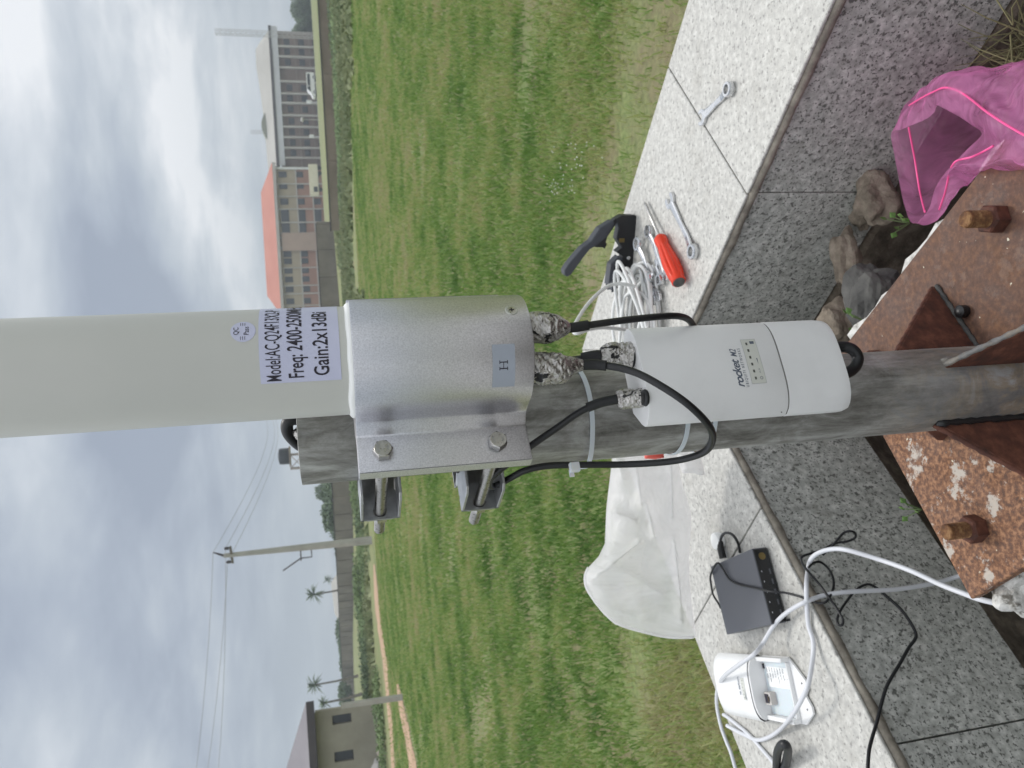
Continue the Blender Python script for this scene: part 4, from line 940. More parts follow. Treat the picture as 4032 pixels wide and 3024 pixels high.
# order: from +w flange tip along the front to -w flange tip
fr_pts = [(L_end, UF)] + left + sorted([p_ for p_ in front if p_[1] < .008], key=lambda p_: -math.atan2(p_[0], -p_[1]) * 1.0)
fr_pts = [(L_end, UF)] + left
for i in range(61):
    a = R(101) - R(202) * i / 60       # measured from front (-u) direction towards +w
    fr_pts.append((math.sin(a) * RS, -math.cos(a) * RS))
fr_pts += [(-w, u) for w, u in reversed(left)] + [(-L_end, UF)]
bk = [(-L_end, UF + thk), (-.050, UF + thk), (-.042, UF + .014), (-.03, UF + .030), (-.018, UF + .036), (.018, UF + .036), (.03, UF + .030), (.042, UF + .014), (.050, UF + thk), (L_end, UF + thk)]
sec = fr_pts + bk
b = MB(); b.prism(sec, lambda w, u, z: wu(w, u, z), ZS0, ZS1)
sl = b.build('sleeve', m_alu, ant, bevel=.0011, segs=2, auto=32)
# recut ends: thin bright cut edge strip on the flange end
for s_ in (1, -1):
    MB().prism([(s_ * (L_end + .0002), UF + .0004), (s_ * (L_end + .0006), UF + .0008), (s_ * (L_end + .0006), UF + thk - .0008), (s_ * (L_end + .0002), UF + thk - .0004)], lambda w, u, z: wu(w, u, z), ZS0 + .0006, ZS1 - .0006).build('cut_edge', m_alucut, ant)
def cyl_hit(X, Y, rad):
    d = ray(X, Y); o = CAM - Vector((AC.x, AC.y, 0)); A = d.x ** 2 + d.y ** 2; B_ = 2 * (o.x * d.x + o.y * d.y); C_ = o.x ** 2 + o.y ** 2 - rad ** 2
    dis = B_ * B_ - 4 * A * C_; k = (-B_ - math.sqrt(max(dis, 0))) / (2 * A); p = CAM + d * k
    return math.atan2(p.x - AC.x, -(p.y - AC.y)) * rad, p.z       # arc length to the right, height
def wrap(vs, rad, lift=.0):
    return [(AC.x + math.sin(s_ / rad) * (rad + lift), AC.y - math.cos(s_ / rad) * (rad + lift), z_) for s_, z_ in vs]
def sticker(x0, z0, x1, z1, rad, name, m, parent, lift=.0002):
    v, f = rect_fill((x0, z0, x1, z1), .002); o = MB().add(wrap(v, rad, lift), f).build(name, m, parent, smooth=True); return o
def letter(parent, lines, rad, m, lift=.0004):
    b = MB()
    for (body, Xb, Y0, X1, Y1, cap, kw) in lines:
        s0, z0 = cyl_hit(Xb, Y0, rad); v, f = text_flat(body, 1, **kw); hcap = .70
        if Y1 is not None:
            ref = text_flat(body if X1 is None else X1, 1, **kw)[0]; s1, _ = cyl_hit(Xb, Y1, rad); wid = max(p_[0] for p_ in ref) - min(p_[0] for p_ in ref)
            kx = (s1 - s0) / wid
        else: kx = cap / hcap * .6
        mn = min(p_[0] for p_ in v)
        v = [(s0 + (x_ - mn) * kx, z0 + y_ * cap / hcap) for x_, y_ in v]; b.add(wrap(v, rad, lift), f)
    return b.build('lettering', m, parent)
sx0, sz1 = cyl_hit(1030, 1512, RA); _, sz0 = cyl_hit(1340, 1400, RA); _, sz1 = cyl_hit(1020, 1400, RA)
st = sticker(sx0, sz0, sx0 + .066, sz1, RA, 'specification_sticker', m_stick, ant)
letter(st, [('Model:AC-Q24F13X2-P', 1109, 1499, 'Model:AC-Q24F13X', 1240, .0091, dict(offset=.004)),
            ('Freq: 2400-2500MHz', 1197, 1485, 'Freq: 2400-250', 1244, .0094, dict(offset=.012)),
            ('Gain:2x13dBi', 1297, 1475, None, 1229, .0094, dict(offset=.012))], RA, m_ink)
# curled qc sticker, round
qs, qz = cyl_hit(957, 1304, RA); rr_ = .0083; b = MB(); v = [(qs, qz)]
for ring_ in (.5, 1):
    v += [(qs + math.cos(2 * math.pi * k / 40) * rr_ * ring_ * .98, qz + math.sin(2 * math.pi * k / 40) * rr_ * ring_ * .92) for k in range(40)]
f = [(0, 1 + k, 1 + (k + 1) % 40) for k in range(40)] + [(1 + k, 41 + k, 41 + (k + 1) % 40, 1 + (k + 1) % 40) for k in range(40)]
qc = MB().add(wrap(v, RA, .0002), f).build('check_sticker', m_stick, ant, smooth=True)
b = MB()
for body, dx, dz, cap in (('QC', 0, .0028, .0031), ('Pass', 0, -.0034, .0031)):
    v, f = text_flat(body, 1, align='CENTER'); b.add(wrap([(qs + dx + x_ * cap / .7 * .9, qz + dz + y_ * cap / .7) for x_, y_ in v], RA, .0004), f)
for sx_ in (-1, 1):
    for k in range(3):
        x_, z_ = qs + sx_ * .0055, qz + .0002 + (k - 1) * .0013; w_ = .0013
        b.add(wrap([(x_ - w_, z_ - .0001), (x_ + w_, z_ - .0001), (x_ + w_, z_ + .00018), (x_ - w_, z_ + .00018)], RA, .0004), [(0, 1, 2, 3)])
b.build('lettering', m_ink, qc)
# H sticker on the sleeve
hs0, hz0 = cyl_hit(2025, 1520, RS); hs1, hz1 = cyl_hit(1940, 1357, RS); hst = sticker(hs0, hz0, hs1, cyl_hit(1940, 1440, RS)[1], RS, 'port_sticker', m_sil, ant, .0002)
hc, hzc = cyl_hit(1983, 1438, RS); b = MB(); Wd, Hh = .0061, .0052
def rc(x0, z0, x1, z1): b.add(wrap([(hc + x0, hzc + z0), (hc + x1, hzc + z0), (hc + x1, hzc + z1), (hc + x0, hzc + z1)], RS, .0004), [(0, 1, 2, 3)])
st_ = .0007
for s_ in (-1, 1):
    rc(s_ * .0022 - st_ / 2, -.0026, s_ * .0022 + st_ / 2, .0026)
    rc(s_ * .0022 - .0012, .0024, s_ * .0022 + .0012, .0029); rc(s_ * .0022 - .0012, -.0029, s_ * .0022 + .0012, -.0024)
rc(-.0022, -.00022, .0022, .00022)
b.build('lettering', m_ink, hst)
# cross head screw in a countersunk hole
ss, sz = cyl_hit(2014, 1221, RS); a = ss / RS; nrm = Vector((math.sin(a), -math.cos(a), 0)); pc = Vector((AC.x, AC.y, 0)) + nrm * RS + Vector((0, 0, sz))
sc = MB().lathe([(.0001, .0003), (.0026, .0003), (.0034, .0001), (.0036, -.0006)], pc, 28, nrm).build('screw', m_steel, ant, auto=30)
MB().lathe([(.0036, .0001), (.0043, .0003), (.0046, -.0002), (.0038, -.0008)], pc, 28, nrm).build('screw_seat', m_alucut, ant, smooth=True)
tn = Vector((math.cos(a), math.sin(a), 0)); mtx = Matrix((tn, Vector((0, 0, 1)), nrm)).transposed()
MB().box(pc + nrm * .0003, (.0034, .0008, .0004), M_=mtx).box(pc + nrm * .00032, (.0008, .0034, .0004), M_=mtx).build('cross_slot', m_ink, sc)
# hex bolts, and the saddle clamps that grip the mast
def hexbolt(zc, wb, L, tilt=0):
    c = wu(wb, UF - .0004, zc); ax = U_
    t1 = W_; t2 = Vector((0, 0, 1)); b = MB(); vs = []
    for f, d in ((1, 0), (1, .0047), (.93, .0056)):
        vs += [c - ax * d + (t1 * math.cos(R(60 * k + 26 + tilt)) + t2 * math.sin(R(60 * k + 26 + tilt))) * .0071 * f for k in range(6)]
    b.add(vs, [(j * 6 + k, j * 6 + (k + 1) % 6, j * 6 + 6 + (k + 1) % 6, j * 6 + 6 + k) for j in range(2) for k in range(6)] + [tuple(range(6))])
    b.lathe([(.0061, .0056), (.0058, .0060), (0.0001, .0060)], c, 30, -ax)
    o = b.build('bolt_head', m_steel, ant)
    v, f = text_flat('A2-70', 1, align='CENTER'); bb = MB(); rr = .0037
    def arc(x_, y_):
        an = R(95) - x_ * .0026 / rr; r2 = rr + (y_ - .35) * .0026; return c - ax * .0062 + (t1 * -math.cos(an) + t2 * math.sin(an)) * r2
    bb.add([arc(x_, y_) for x_, y_ in v], f)
    v, f = text_flat('THE', 1, align='CENTER')
    bb.add([c - ax * .0062 + (t1 * -(x_ * .0019) + t2 * (-.0040 + y_ * .0020)) for x_, y_ in v], f); bb.build('head_marking', m_zinc, o)
    prof = [(.0043, .0)]; n = 120
    for k in range(n): prof.append(((.0045 if k % 2 else .0040), .002 + (L - .006) * k / n))
    prof += [(.0036, L - .003), (.0028, L - .001), (.0002, L)]
    MB().lathe(prof, c, 20, ax).build('bolt_shank', m_steel, ant, auto=60)
    MB().lathe([(.0074, 0), (.0074, .006)], c + ax * (.1290 - UF), 6, ax).build('nut', m_steel, ant)
zb1 = HC - .0576 * .53; zb2 = HC - .2102 * .527
for zc, L, tl in ((zb1, .142, 0), (zb2, .143, 33)):
    hexbolt(zc, .0600, L, tl); hexbolt(zc, -.0600, L, tl + 11)
    # channel: web with flanges top and bottom; web follows a shallow arch behind the mast
    pu = (Vector((PD.x, PD.y, 0)) - AC); pw, puu = pu.dot(W_), pu.dot(U_)
    Hc = .0155; tk = .0022; WE = .0665
    xs_ = [-WE, -.052, -.042, -.037] + [-.034 + .068 * i / 12 for i in range(13)] + [.037, .042, .052, WE]
    def webu(w):
        return .126 if abs(w) >= .0419 else (.126 + (.042 - abs(w)) / .005 * .0165 if abs(w) > .037 else .1425)
    # web, with a slot at the bolt on each side: built from strips round the slot
    b = MB()
    def strip(w0, w1, za, zb_):
        u0, u1 = webu(w0), webu(w1)
        b.add([wu(w0, u0, za), wu(w1, u1, za), wu(w1, u1, zb_), wu(w0, u0, zb_), wu(w0, u0 + tk, za), wu(w1, u1 + tk, za), wu(w1, u1 + tk, zb_), wu(w0, u0 + tk, zb_)], [(0, 1, 2, 3), (7, 6, 5, 4), (0, 4, 5, 1), (1, 5, 6, 2), (2, 6, 7, 3), (3, 7, 4, 0)])
    for w0, w1 in zip(xs_, xs_[1:]):
        if abs(w0) >= .05 and abs(w1) >= .05: continue
        strip(w0, w1, zc - Hc, zc + Hc)
    for sg in (-1, 1):
        # end tab: slot r .0052 around bolt
        n = 20; hole = [(.0600 + math.cos(2 * math.pi * k / n) * .0047, math.sin(2 * math.pi * k / n) * .0056) for k in range(n)]
        ring_o = []
        for k in range(n):
            a = 2 * math.pi * k / n; dx, dy = math.cos(a), math.sin(a)
            sx_ = (.0665 - .0600) / dx if dx > 1e-6 else ((.052 - .0600) / dx if dx < -1e-6 else 1e9); sy_ = Hc / abs(dy) if abs(dy) > 1e-6 else 1e9
            kk = min(sx_, sy_); ring_o.append((.0600 + dx * kk, dy * kk))
        vs = []
        for uo in (0, tk):
            vs += [wu(sg * w, .126 + uo, zc + z_) for w, z_ in hole] + [wu(sg * w, .126 + uo, zc + z_) for w, z_ in ring_o]
        fs = []
        for k in range(n):
            k2 = (k + 1) % n; fs += [(k, k2, n + k2, n + k), (2 * n + k, 3 * n + k, 3 * n + k2, 2 * n + k2), (k, 2 * n + k, 2 * n + k2, k2), (n + k, n + k2, 3 * n + k2, 3 * n + k)]
        b.add(vs, fs)
        b.add([wu(sg * .052, .126, zc + z_) for z_ in (-Hc, Hc)] + [wu(sg * .0665, .126, zc + z_) for z_ in (-Hc, Hc)] , [])
        # corner fillers
        for zs_ in (-1, 1):
            for wc in (.052, .0665):
                pts_ = [(wc, zs_ * Hc)] + [p_ for p_ in ring_o if abs(p_[0] - wc) < .0045 and p_[1] * zs_ > .006]
                if len(pts_) >= 3:
                    b.add([wu(sg * w, .126 + tk * .5, zc + z_) for w, z_ in pts_], [tuple(range(len(pts_)))])
    b.build('clamp_web', m_zinc, ant)
    for zs_ in (-1, 1):
        for sg in (-1, 1):
            b = MB()
            # flange: from the web forward, cut away around the mast
            poly = [(.0665, .126), (.0665, .094), (.0630, .088), (.046, .085)]
            for k in range(7):
                a = R(-10) + R(48) * k / 6; poly.append((abs(math.cos(a) * (RP + .0012)) , puu + math.sin(a) * (RP + .0012)))
            poly += [(.0375, .1395), (.042, .126)]
            b.prism(poly, lambda w, u, z: wu(sg * w, u, z), zc + zs_ * (Hc + .00001), zc + zs_ * (Hc - tk))
            b.build('clamp_flange', m_zinc, ant, bevel=.0004, segs=1)

# ------------------------------------------------------------ radio unit on the mast
TH = R(21.8); SD = Vector((math.cos(TH), math.sin(TH), 0)); FD = Vector((math.sin(TH), -math.cos(TH), 0)); UC = Vector((0.0005, .541, 0))
UZ1, UZ0 = zh(.222), zh(.391)
def unit_sec(k=1.0, n=28):
    pts = []
    for i in range(n + 1):
        s_ = -.0395 + .079 * i / n; q = abs(s_) / .0395; pts.append((s_ * k, (.0128 * (1 - q ** 3.4) ** .7 if q < 1 else 0) * k))
    pts += [(.0392 * k, -.005 * k), (.036 * k, -.0095 * k), (.0225 * k, -.0215 * k), (-.0225 * k, -.0215 * k), (-.036 * k, -.0095 * k), (-.0392 * k, -.005 * k)]
    return pts
def uf(s_, t, z_): return UC + SD * s_ + FD * t + Vector((0, 0, z_))
radio = thing('radio_unit', 'white plastic radio unit strapped upright to the mast', 'radio', (UC.x, UC.y, UZ0))
ZSM = zh(.3365)
MB().prism(unit_sec(), uf, ZSM + .0004, UZ1).build('body', m_wplas, radio, bevel=.0012, segs=2, auto=35)
MB().prism(unit_sec(.985), uf, ZSM - .0006, ZSM + .0008).build('seam', m_wdark, radio)
# lower cover, tapering with rounded bottom corners
b = MB(); prof = [(1.0, ZSM - .0004), (1.0, UZ0 + .02), (.998, UZ0 + .008), (.985, UZ0 + .003), (.955, UZ0)]
sec0 = unit_sec(); n = len(sec0); vs = []
for k, z_ in prof: vs += [uf(s_ * (k if z_ < UZ0 + .01 else 1), t * k, z_) for s_, t in sec0]
b.add(vs, [(j * n + i, j * n + (i + 1) % n, (j + 1) * n + (i + 1) % n, (j + 1) * n + i) for j in range(len(prof) - 1) for i in range(n)] + [tuple(range(n)), tuple((len(prof) - 1) * n + i for i in range(n))])
b.build('lower_cover', m_wplas, radio, auto=35)
MB().box(uf(0, -.0285, (UZ1 + UZ0) / 2 + .02), (.036, .015, .09), TH).build('mounting_rib', m_wplas, radio, bevel=.002)
def front_t(s_):
    q = min(abs(s_) / .0395, .999); return .0128 * (1 - q ** 3.4) ** .7
def onfront(v, lift): return [uf(x_, front_t(x_) + lift, z_) for x_, z_ in v]
def unit_label(parent, S0, Z0, k, fr):
    """logo, maker's line and light panel; fr maps (x, z) to the surface at a lift"""
    b = MB(); v, f = text_flat('rocket', 1, shear=.35, offset=.018, spacing=.92); wmx = max(p_[0] for p_ in v); b.add(fr([(S0 + x_ * .0205 / wmx * k, Z0 + y_ * .0084 * k) for x_, y_ in v], .0002), f)
    v, f = text_flat('M2', 1, shear=.35, offset=.008); wmx = max(p_[0] for p_ in v); b.add(fr([(S0 + (.0218 + x_ * .0062 / wmx) * k, Z0 + y_ * .0066 * k) for x_, y_ in v], .0002), f)
    v, f = text_flat('UBIQUITI NETWORKS', 1, offset=.004, spacing=1.5); wmx = max(p_[0] for p_ in v); b.add(fr([(S0 + x_ * .028 / wmx * k, Z0 + (-.0034 + y_ * .0030) * k) for x_, y_ in v], .0002), f)
    b.build('lettering', m_greyink, parent)
    n = 10; x0, x1, z0, z1 = S0 + .0022 * k, S0 + .0345 * k, Z0 - .0165 * k, Z0 - .0060 * k; c = .001
    vs = fr([(x0 + (x1 - x0) * i / n, z) for z in (z0, z1) for i in range(n + 1)], .00025)
    lp = MB().add(vs, [(i, i + 1, n + 2 + i, n + 1 + i) for i in range(n)]).build('light_panel', m_led, parent)
    b = MB(); e = .00028
    for xa, za, xb, zb_ in ((x0 - e, z1, x1 + e, z1 + e), (x0 - e, z0 - e, x1 + e, z0), (x0 - e, z0, x0, z1), (x1, z0, x1 + e, z1)):
        m_ = 8; vs = fr([(xa + (xb - xa) * i / m_, z) for z in (za, zb_) for i in range(m_ + 1)], .0003); b.add(vs, [(i, i + 1, m_ + 2 + i, m_ + 1 + i) for i in range(m_)])
    b.build('panel_rim', simple_rim, parent)
    for i in range(6):
        xc = x0 + (x1 - x0) * (.11 + .157 * i); zc_ = z1 - .0034 * k
        MB().add(fr([(xc - .0010 * k, zc_ - .0007 * k), (xc + .0010 * k, zc_ - .0007 * k), (xc + .0010 * k, zc_ + .0007 * k), (xc - .0010 * k, zc_ + .0007 * k)], .0004), [(0, 1, 2, 3)]).build('indicator_light', m_ledsq, lp)
    b = MB(); xa = x0 + (x1 - x0) * .42; xb = x1 - .0015 * k
    b.add(fr([(xa, z0 + .0024 * k), (xb, z0 + .0012 * k), (xb, z0 + .0046 * k)], .0004), [(0, 1, 2)])
    for xc, kind in ((x0 + (x1 - x0) * .11, 'o'), (x0 + (x1 - x0) * .27, 'a')):
        zc_ = z0 + .0028 * k
        if kind == 'o':
            vs = []
            for q in range(16): vs += [(xc + math.cos(q * math.pi / 8) * r2, zc_ + math.sin(q * math.pi / 8) * r2) for r2 in (.0011 * k, .0008 * k)]
            b.add(fr(vs, .0004), [(2 * q, (2 * q + 2) % 32, (2 * q + 3) % 32, 2 * q + 1) for q in range(16)])
        else:
            v, f = text_flat('<->', 1, align='CENTER'); b.add(fr([(xc + x_ * .0024 * k, zc_ + (y_ - .3) * .0024 * k) for x_, y_ in v], .0004), f)
    b.build('symbols', m_greyink, lp)
simple_rim = NT('panel_rim', (.40, .41, .40), .5).m
unit_label(radio, -.0195, zh(.3005), 1.13, onfront)
MB().add([uf(-.0385 + .0006 * math.cos(a), .0035, ZSM + .006 + .0006 * math.sin(a)) for a in [R(45 * k) for k in range(8)]], [tuple(range(8))]).build('pin_mark', m_wdark, radio)

# ------------------------------------------------------------ cables on the mast
def foil_wrap(b, pts, rad, seed, seg=72, n=110, amp=.18):
    """crumpled wrap round a path"""
    P = [Vector(p) for p in pts]; ctrl = rad
    t_ = MB(); t_.tube(P, ctrl, seg, True, smooth_n=max(2, n // (len(P) - 1)))
    c0 = sum(P, Vector()) / len(P); vs = []
    ax = (P[-1] - P[0]).normalized()
    for v in t_.v:
        v = Vector(v); rel = v - P[0]; r_ = rel - ax * rel.dot(ax)
        q = v * 90 + Vector((seed, 0, 0)); d = amp * (.55 * mnoise.noise(q) + .75 * (.35 - abs(mnoise.noise(q * 2.1))) + .45 * (.3 - abs(mnoise.noise(q * 4.5))))
        vs.append(v + r_ * d)
    b.add(vs, t_.f)
ca = thing('coaxial_cable', 'black coaxial cable from the right connector dropping behind the radio', 'cable', tuple(atd(2240, 1290, .53)), 'black coaxial cables')
ptsA = [atd(2150, 1292, .528), atd(2240, 1291, .53), atd(2320, 1280, .53), atd(2450, 1262, .53), atd(2580, 1248, .532), atd(2660, 1244, .538), atd(2705, 1255, .55), atd(2728, 1280, .567), atd(2738, 1310, .582), atd(2742, 1360, .588)]
MB().tube(ptsA, .0026, 14, smooth_n=10).build('cable', m_blk, ca, smooth=True)
MB().tube([atd(2225, 1292, .53), atd(2270, 1288, .53), atd(2316, 1280, .53)], .0037, 14, smooth_n=6).build('heat_shrink', m_shr, ca, smooth=True)
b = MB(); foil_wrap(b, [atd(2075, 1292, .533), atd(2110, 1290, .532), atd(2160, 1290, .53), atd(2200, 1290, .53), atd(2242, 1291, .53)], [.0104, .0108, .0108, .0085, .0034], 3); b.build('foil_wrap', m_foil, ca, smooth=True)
cb = thing('coaxial_cable', 'black coaxial cable looping over the radio front and round the clamp bolt', 'cable', tuple(atd(2290, 1437, .53)), 'black coaxial cables')
ptsB = [(2180, 1445, .525), (2290, 1438, .525), (2390, 1440, .52), (2500, 1466, .505), (2610, 1524, .493), (2710, 1593, .488), (2785, 1668, .495), (2806, 1722, .51), (2780, 1775, .53), (2700, 1806, .55), (2600, 1821, .562), (2450, 1829, .575), (2300, 1830, .58), (2160, 1834, .585), (2070, 1852, .59), (2010, 1882, .598), (1962, 1908, .605), (1937, 1916, .604), (1926, 1903, .594), (1934, 1880, .583), (1965, 1852, .576), (2005, 1822, .572), (2060, 1778, .566), (2120, 1735, .562), (2200, 1680, .556), (2270, 1630, .55), (2340, 1595, .545), (2420, 1574, .54), (2530, 1566, .534)]
MB().tube([atd(*p_) for p_ in ptsB], .0027, 14, smooth_n=9).build('cable', m_blk, cb, smooth=True)
MB().tube([atd(2280, 1438, .525), atd(2340, 1436, .523), atd(2388, 1440, .52)], .0038, 14, smooth_n=6).build('heat_shrink', m_shr, cb, smooth=True)
MB().tube([atd(2435, 1571, .539), atd(2370, 1584, .543), atd(2312, 1605, .547)], .0037, 14, smooth_n=6).build('heat_shrink', m_shr, cb, smooth=True)
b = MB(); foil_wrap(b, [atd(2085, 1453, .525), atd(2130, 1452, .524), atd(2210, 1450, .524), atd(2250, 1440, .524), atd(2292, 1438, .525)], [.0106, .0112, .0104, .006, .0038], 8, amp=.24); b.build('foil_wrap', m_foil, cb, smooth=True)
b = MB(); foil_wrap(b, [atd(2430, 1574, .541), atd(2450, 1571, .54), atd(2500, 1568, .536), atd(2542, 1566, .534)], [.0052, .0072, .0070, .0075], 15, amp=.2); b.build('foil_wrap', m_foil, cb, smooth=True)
MB().lathe([(.0062, 0), (.0064, .0012), (.0056, .003), (.004, .0034)], onh(2545, 1566, .2225), 24).build('rubber_seal', m_blk, cb, smooth=True)
cc = thing('coaxial_cable', 'short black coaxial cable rising from the torn foil on the radio', 'cable', tuple(atd(2400, 1410, .55)), 'black coaxial cables')
MB().tube([atd(2480, 1410, .55), atd(2400, 1398, .552), atd(2340, 1402, .555), atd(2270, 1415, .56), atd(2200, 1420, .562), atd(2080, 1420, .563)], [.0027] * 6, 14, smooth_n=8).build('cable', m_blk, cc, smooth=True)
MB().tube([atd(2420, 1402, .551), atd(2350, 1400, .554), atd(2290, 1411, .558)], .0042, 14, smooth_n=6).build('heat_shrink', m_shr, cc, smooth=True)
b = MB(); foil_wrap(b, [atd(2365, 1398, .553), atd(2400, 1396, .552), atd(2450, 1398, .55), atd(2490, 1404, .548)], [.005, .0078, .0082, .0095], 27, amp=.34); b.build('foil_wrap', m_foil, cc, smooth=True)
MB().lathe([(.0078, 0), (.0080, .0016), (.0068, .0036), (.005, .004)], onh(2490, 1408, .2225), 24).build('rubber_seal', m_blk, cc, smooth=True)
# cable leaving the bottom of the radio
t = thing('rubber_loop', 'thick black cable bent in a loop under the radio', 'cable', tuple(atd(3330, 1410, .56)))
MB().tube([atd(3240, 1380, .575), atd(3310, 1366, .575), atd(3356, 1376, .572), atd(3378, 1412, .57), atd(3362, 1450, .568), atd(3322, 1472, .566), atd(3250, 1480, .565)], .0048, 16, smooth_n=8).build('loop', m_blk, t, smooth=True)
# cable ties
TG = 'nylon cable ties round the mast'
def tie(label, h, head, extra=0.0, tiltv=(0, 0), rad=None, c=None):
    c = c or PD; rad = rad or RP + .0007; t = thing('cable_tie', label, 'cable tie', (c.x, c.y, zh(h)), TG); b = MB(); N = 72; vs = []
    for i in range(N):
        a = 2 * math.pi * i / N; d = Vector((math.cos(a), math.sin(a), 0)); r_ = rad + extra * max(0, math.cos(a - R(205))) ** 6
        p = Vector((c.x, c.y, zh(h))) + d * r_ + Vector((0, 0, tiltv[0] * d.x + tiltv[1] * d.y))
        for dr, dz in ((0, -.0019), (.0011, -.0019), (.0011, .0019), (0, .0019)): vs.append(p + d * dr + Vector((0, 0, dz)))
    b.add(vs, [(4 * i + k, 4 * i + (k + 1) % 4, 4 * ((i + 1) % N) + (k + 1) % 4, 4 * ((i + 1) % N) + k) for i in range(N) for k in range(4)]); b.build('band', m_tie, t, smooth=False)
    if head is not None:
        MB().box(head, (.0072, .0055, .0076), R(25)).build('tie_head', m_tie, t, bevel=.0008)
        MB().box(head + Vector((-.0045, .001, .0022)), (.0055, .0012, .0036), R(20)).build('tail', m_tie, t)
tie('nylon cable tie with its head, pinning the black cable below the sleeve', .2015, atd(2262, 1840, .566), .006)
tie('nylon cable tie round the mast, upper of the two behind the radio', .2855, None, .0, (0, .0), None)
tie('nylon cable tie round the mast, lower of the two behind the radio', .3105, None, .0, (0, .0), None)

# ------------------------------------------------------------ things on the right-hand ledge
def Q(x, y): return (2150 + x / 2.37, 600 + y / 2.37)
LZ = ZT + .0005
def wrench(label, A, B_, w=.0235, z=LZ, tilt=0.0, roll_=0, ring_first=False, k=1.0):
    """A: open jaw end, B: ring end (points on the ledge)"""
    A, B_ = Vector(A), Vector(B_); A.z = B_.z = 0
    d = (B_ - A); L = d.length; d.normalize(); s_ = Vector((-d.y, d.x, 0)); th = .0055
    t = thing('combination_wrench', label, 'wrench', (A.x, A.y, z), 'chrome wrenches on the ledge')
    F = lambda a, c, h_: A + d * a + s_ * c + Vector((0, 0, z + h_ + tilt * a / L))
    w *= 1.2; hw = w / 2; jaw = []
    # open jaw head, turned 15 degrees, with a slot
    ca_, sa_ = math.cos(R(15)), math.sin(R(15)); cx = hw * .95
    pts = []
    for k_ in range(25):
        a = R(52) + R(256) * k_ / 24; pts.append((hw * math.cos(a) * 1.0, hw * math.sin(a)))
    pts += [(hw * .62, -hw * .46), (-hw * .15, -hw * .46), (-hw * .42, 0), (-hw * .15, hw * .46), (hw * .62, hw * .46)]
    head = [(cx + (-(x_ * ca_ - y_ * sa_)), (x_ * sa_ + y_ * ca_)) for x_, y_ in pts]
    MB().prism(head, F, 0, th).build('open_jaw', m_chrome, t, bevel=.0005, segs=1)
    n = 8; b = MB(); vs = []
    for i in range(n + 1):
        f = i / n; a = hw * 1.6 + (L - hw * 1.6 - w * .72) * f; ww = (.0048 + .0022 * abs(f - .5) * 2 - .0008 * f) * k; hh = .0010 + .0 + (0 if f < .8 else (f - .8) * .02)
        for c_, h_ in ((-ww, hh), (-ww * .7, hh - .0008), (ww * .7, hh - .0008), (ww, hh), (ww, hh + .0030), (ww * .6, hh + .0042), (-ww * .6, hh + .0042), (-ww, hh + .0030)): vs.append(F(a, c_, h_ + .0008))
    b.add(vs, [(8 * i + q, 8 * i + (q + 1) % 8, 8 * i + 8 + (q + 1) % 8, 8 * i + 8 + q) for i in range(n) for q in range(8)] + [tuple(range(8))[::-1], tuple(8 * n + q for q in range(8))]); b.build('shank', m_chrome, t, smooth=False)
    rc_ = F(L - w * .42, 0, .0035); N = 28; Ro, Ri = w * .44, w * .27; vs = []
    for i in range(N):
        a = 2 * math.pi * i / N; e = d * math.cos(a) + s_ * math.sin(a)
        for r_, h_ in ((Ri, 0), (Ro * .92, 0), (Ro, .002), (Ro, .007), (Ro * .92, .009), (Ri, .009)): vs.append(rc_ + e * r_ + Vector((0, 0, h_ - .002)))
    MB().add(vs, [(6 * i + q, 6 * i + (q + 1) % 6, 6 * ((i + 1) % N) + (q + 1) % 6, 6 * ((i + 1) % N) + q) for i in range(N) for q in range(6)]).build('ring_end', m_chrome, t, auto=40)
wrench('small chrome wrench lying alone at the far right of the ledge', onh(*(2600 + 262 / 1.659, 790 / 1.659), .6), onh(2600 + 495 / 1.659, 560 / 1.659, .6), .0215, k=1.0)
wrench('chrome wrench lying alone beside the orange screwdriver', onh(*Q(1150, 400), .6), onh(*Q(1425, 975), .6), .0255, k=1.15)
wrench('chrome wrench with its ring end beside the black crimping tool', onh(*Q(1090, 1420), .6), onh(*Q(905, 800), .6), .027, LZ + .004, .004, k=1.15)
wrench('chrome wrench crossing beneath the screwdriver shaft', onh(*Q(1140, 1230), .6), onh(*Q(975, 690), .6), .024, LZ + .0, 0, k=1.1)
wrench('chrome wrench with its open jaw showing just under the screwdriver handle', onh(*Q(1020, 1020), .6), onh(*Q(1130, 1220), .6), .021, LZ + .0005, .004, k=1.0)
wrench('short chrome wrench half covered by the cable coil', onh(*Q(1060, 1440), .6), onh(*Q(1030, 1120), .6), .020, LZ + .0095, 0, k=1.0)
# screwdriver
A = onh(*Q(1268, 1215), .588); B_ = onh(*Q(912, 462), .592); A.z = LZ + .0165; B_.z = LZ + .006; ax = (B_ - A); L = ax.length; ax.normalize()
t = thing('screwdriver', 'screwdriver with a translucent orange red handle on the ledge', 'screwdriver', tuple(A))
hl = L * .535; prof = [(.0002, 0), (.0112, .0008), (.0125, .003), (.0125, .012), (.0138, .016), (.0152, hl * .30), (.0152, hl * .42), (.0135, hl * .58), (.0118, hl * .74), (.0108, hl * .80), (.0122, hl * .88), (.0124, hl * .95), (.009, hl), (.0002, hl)]
b = MB().lathe(prof, A, 48, ax)
u = ax.orthogonal().normalized(); w = ax.cross(u); vs = []
for v in b.v:
    v = Vector(v); r_ = v - A; h_ = r_.dot(ax); rad = r_ - ax * h_; an = math.atan2(rad.dot(w), rad.dot(u))
    fl_k = 1 - .15 * (max(0, math.cos(an * 8)) ** 1.5) * (1 if hl * .12 < h_ < hl * .78 else 0); vs.append(A + ax * h_ + rad * fl_k)
b.v = vs; b.build('handle', m_red, t, auto=30)
MB().lathe([(.0002, -.0012), (.0095, -.0008), (.0108, .001), (.0108, .0022)], A, 32, ax).build('end_cap', m_dstone, t, smooth=True)
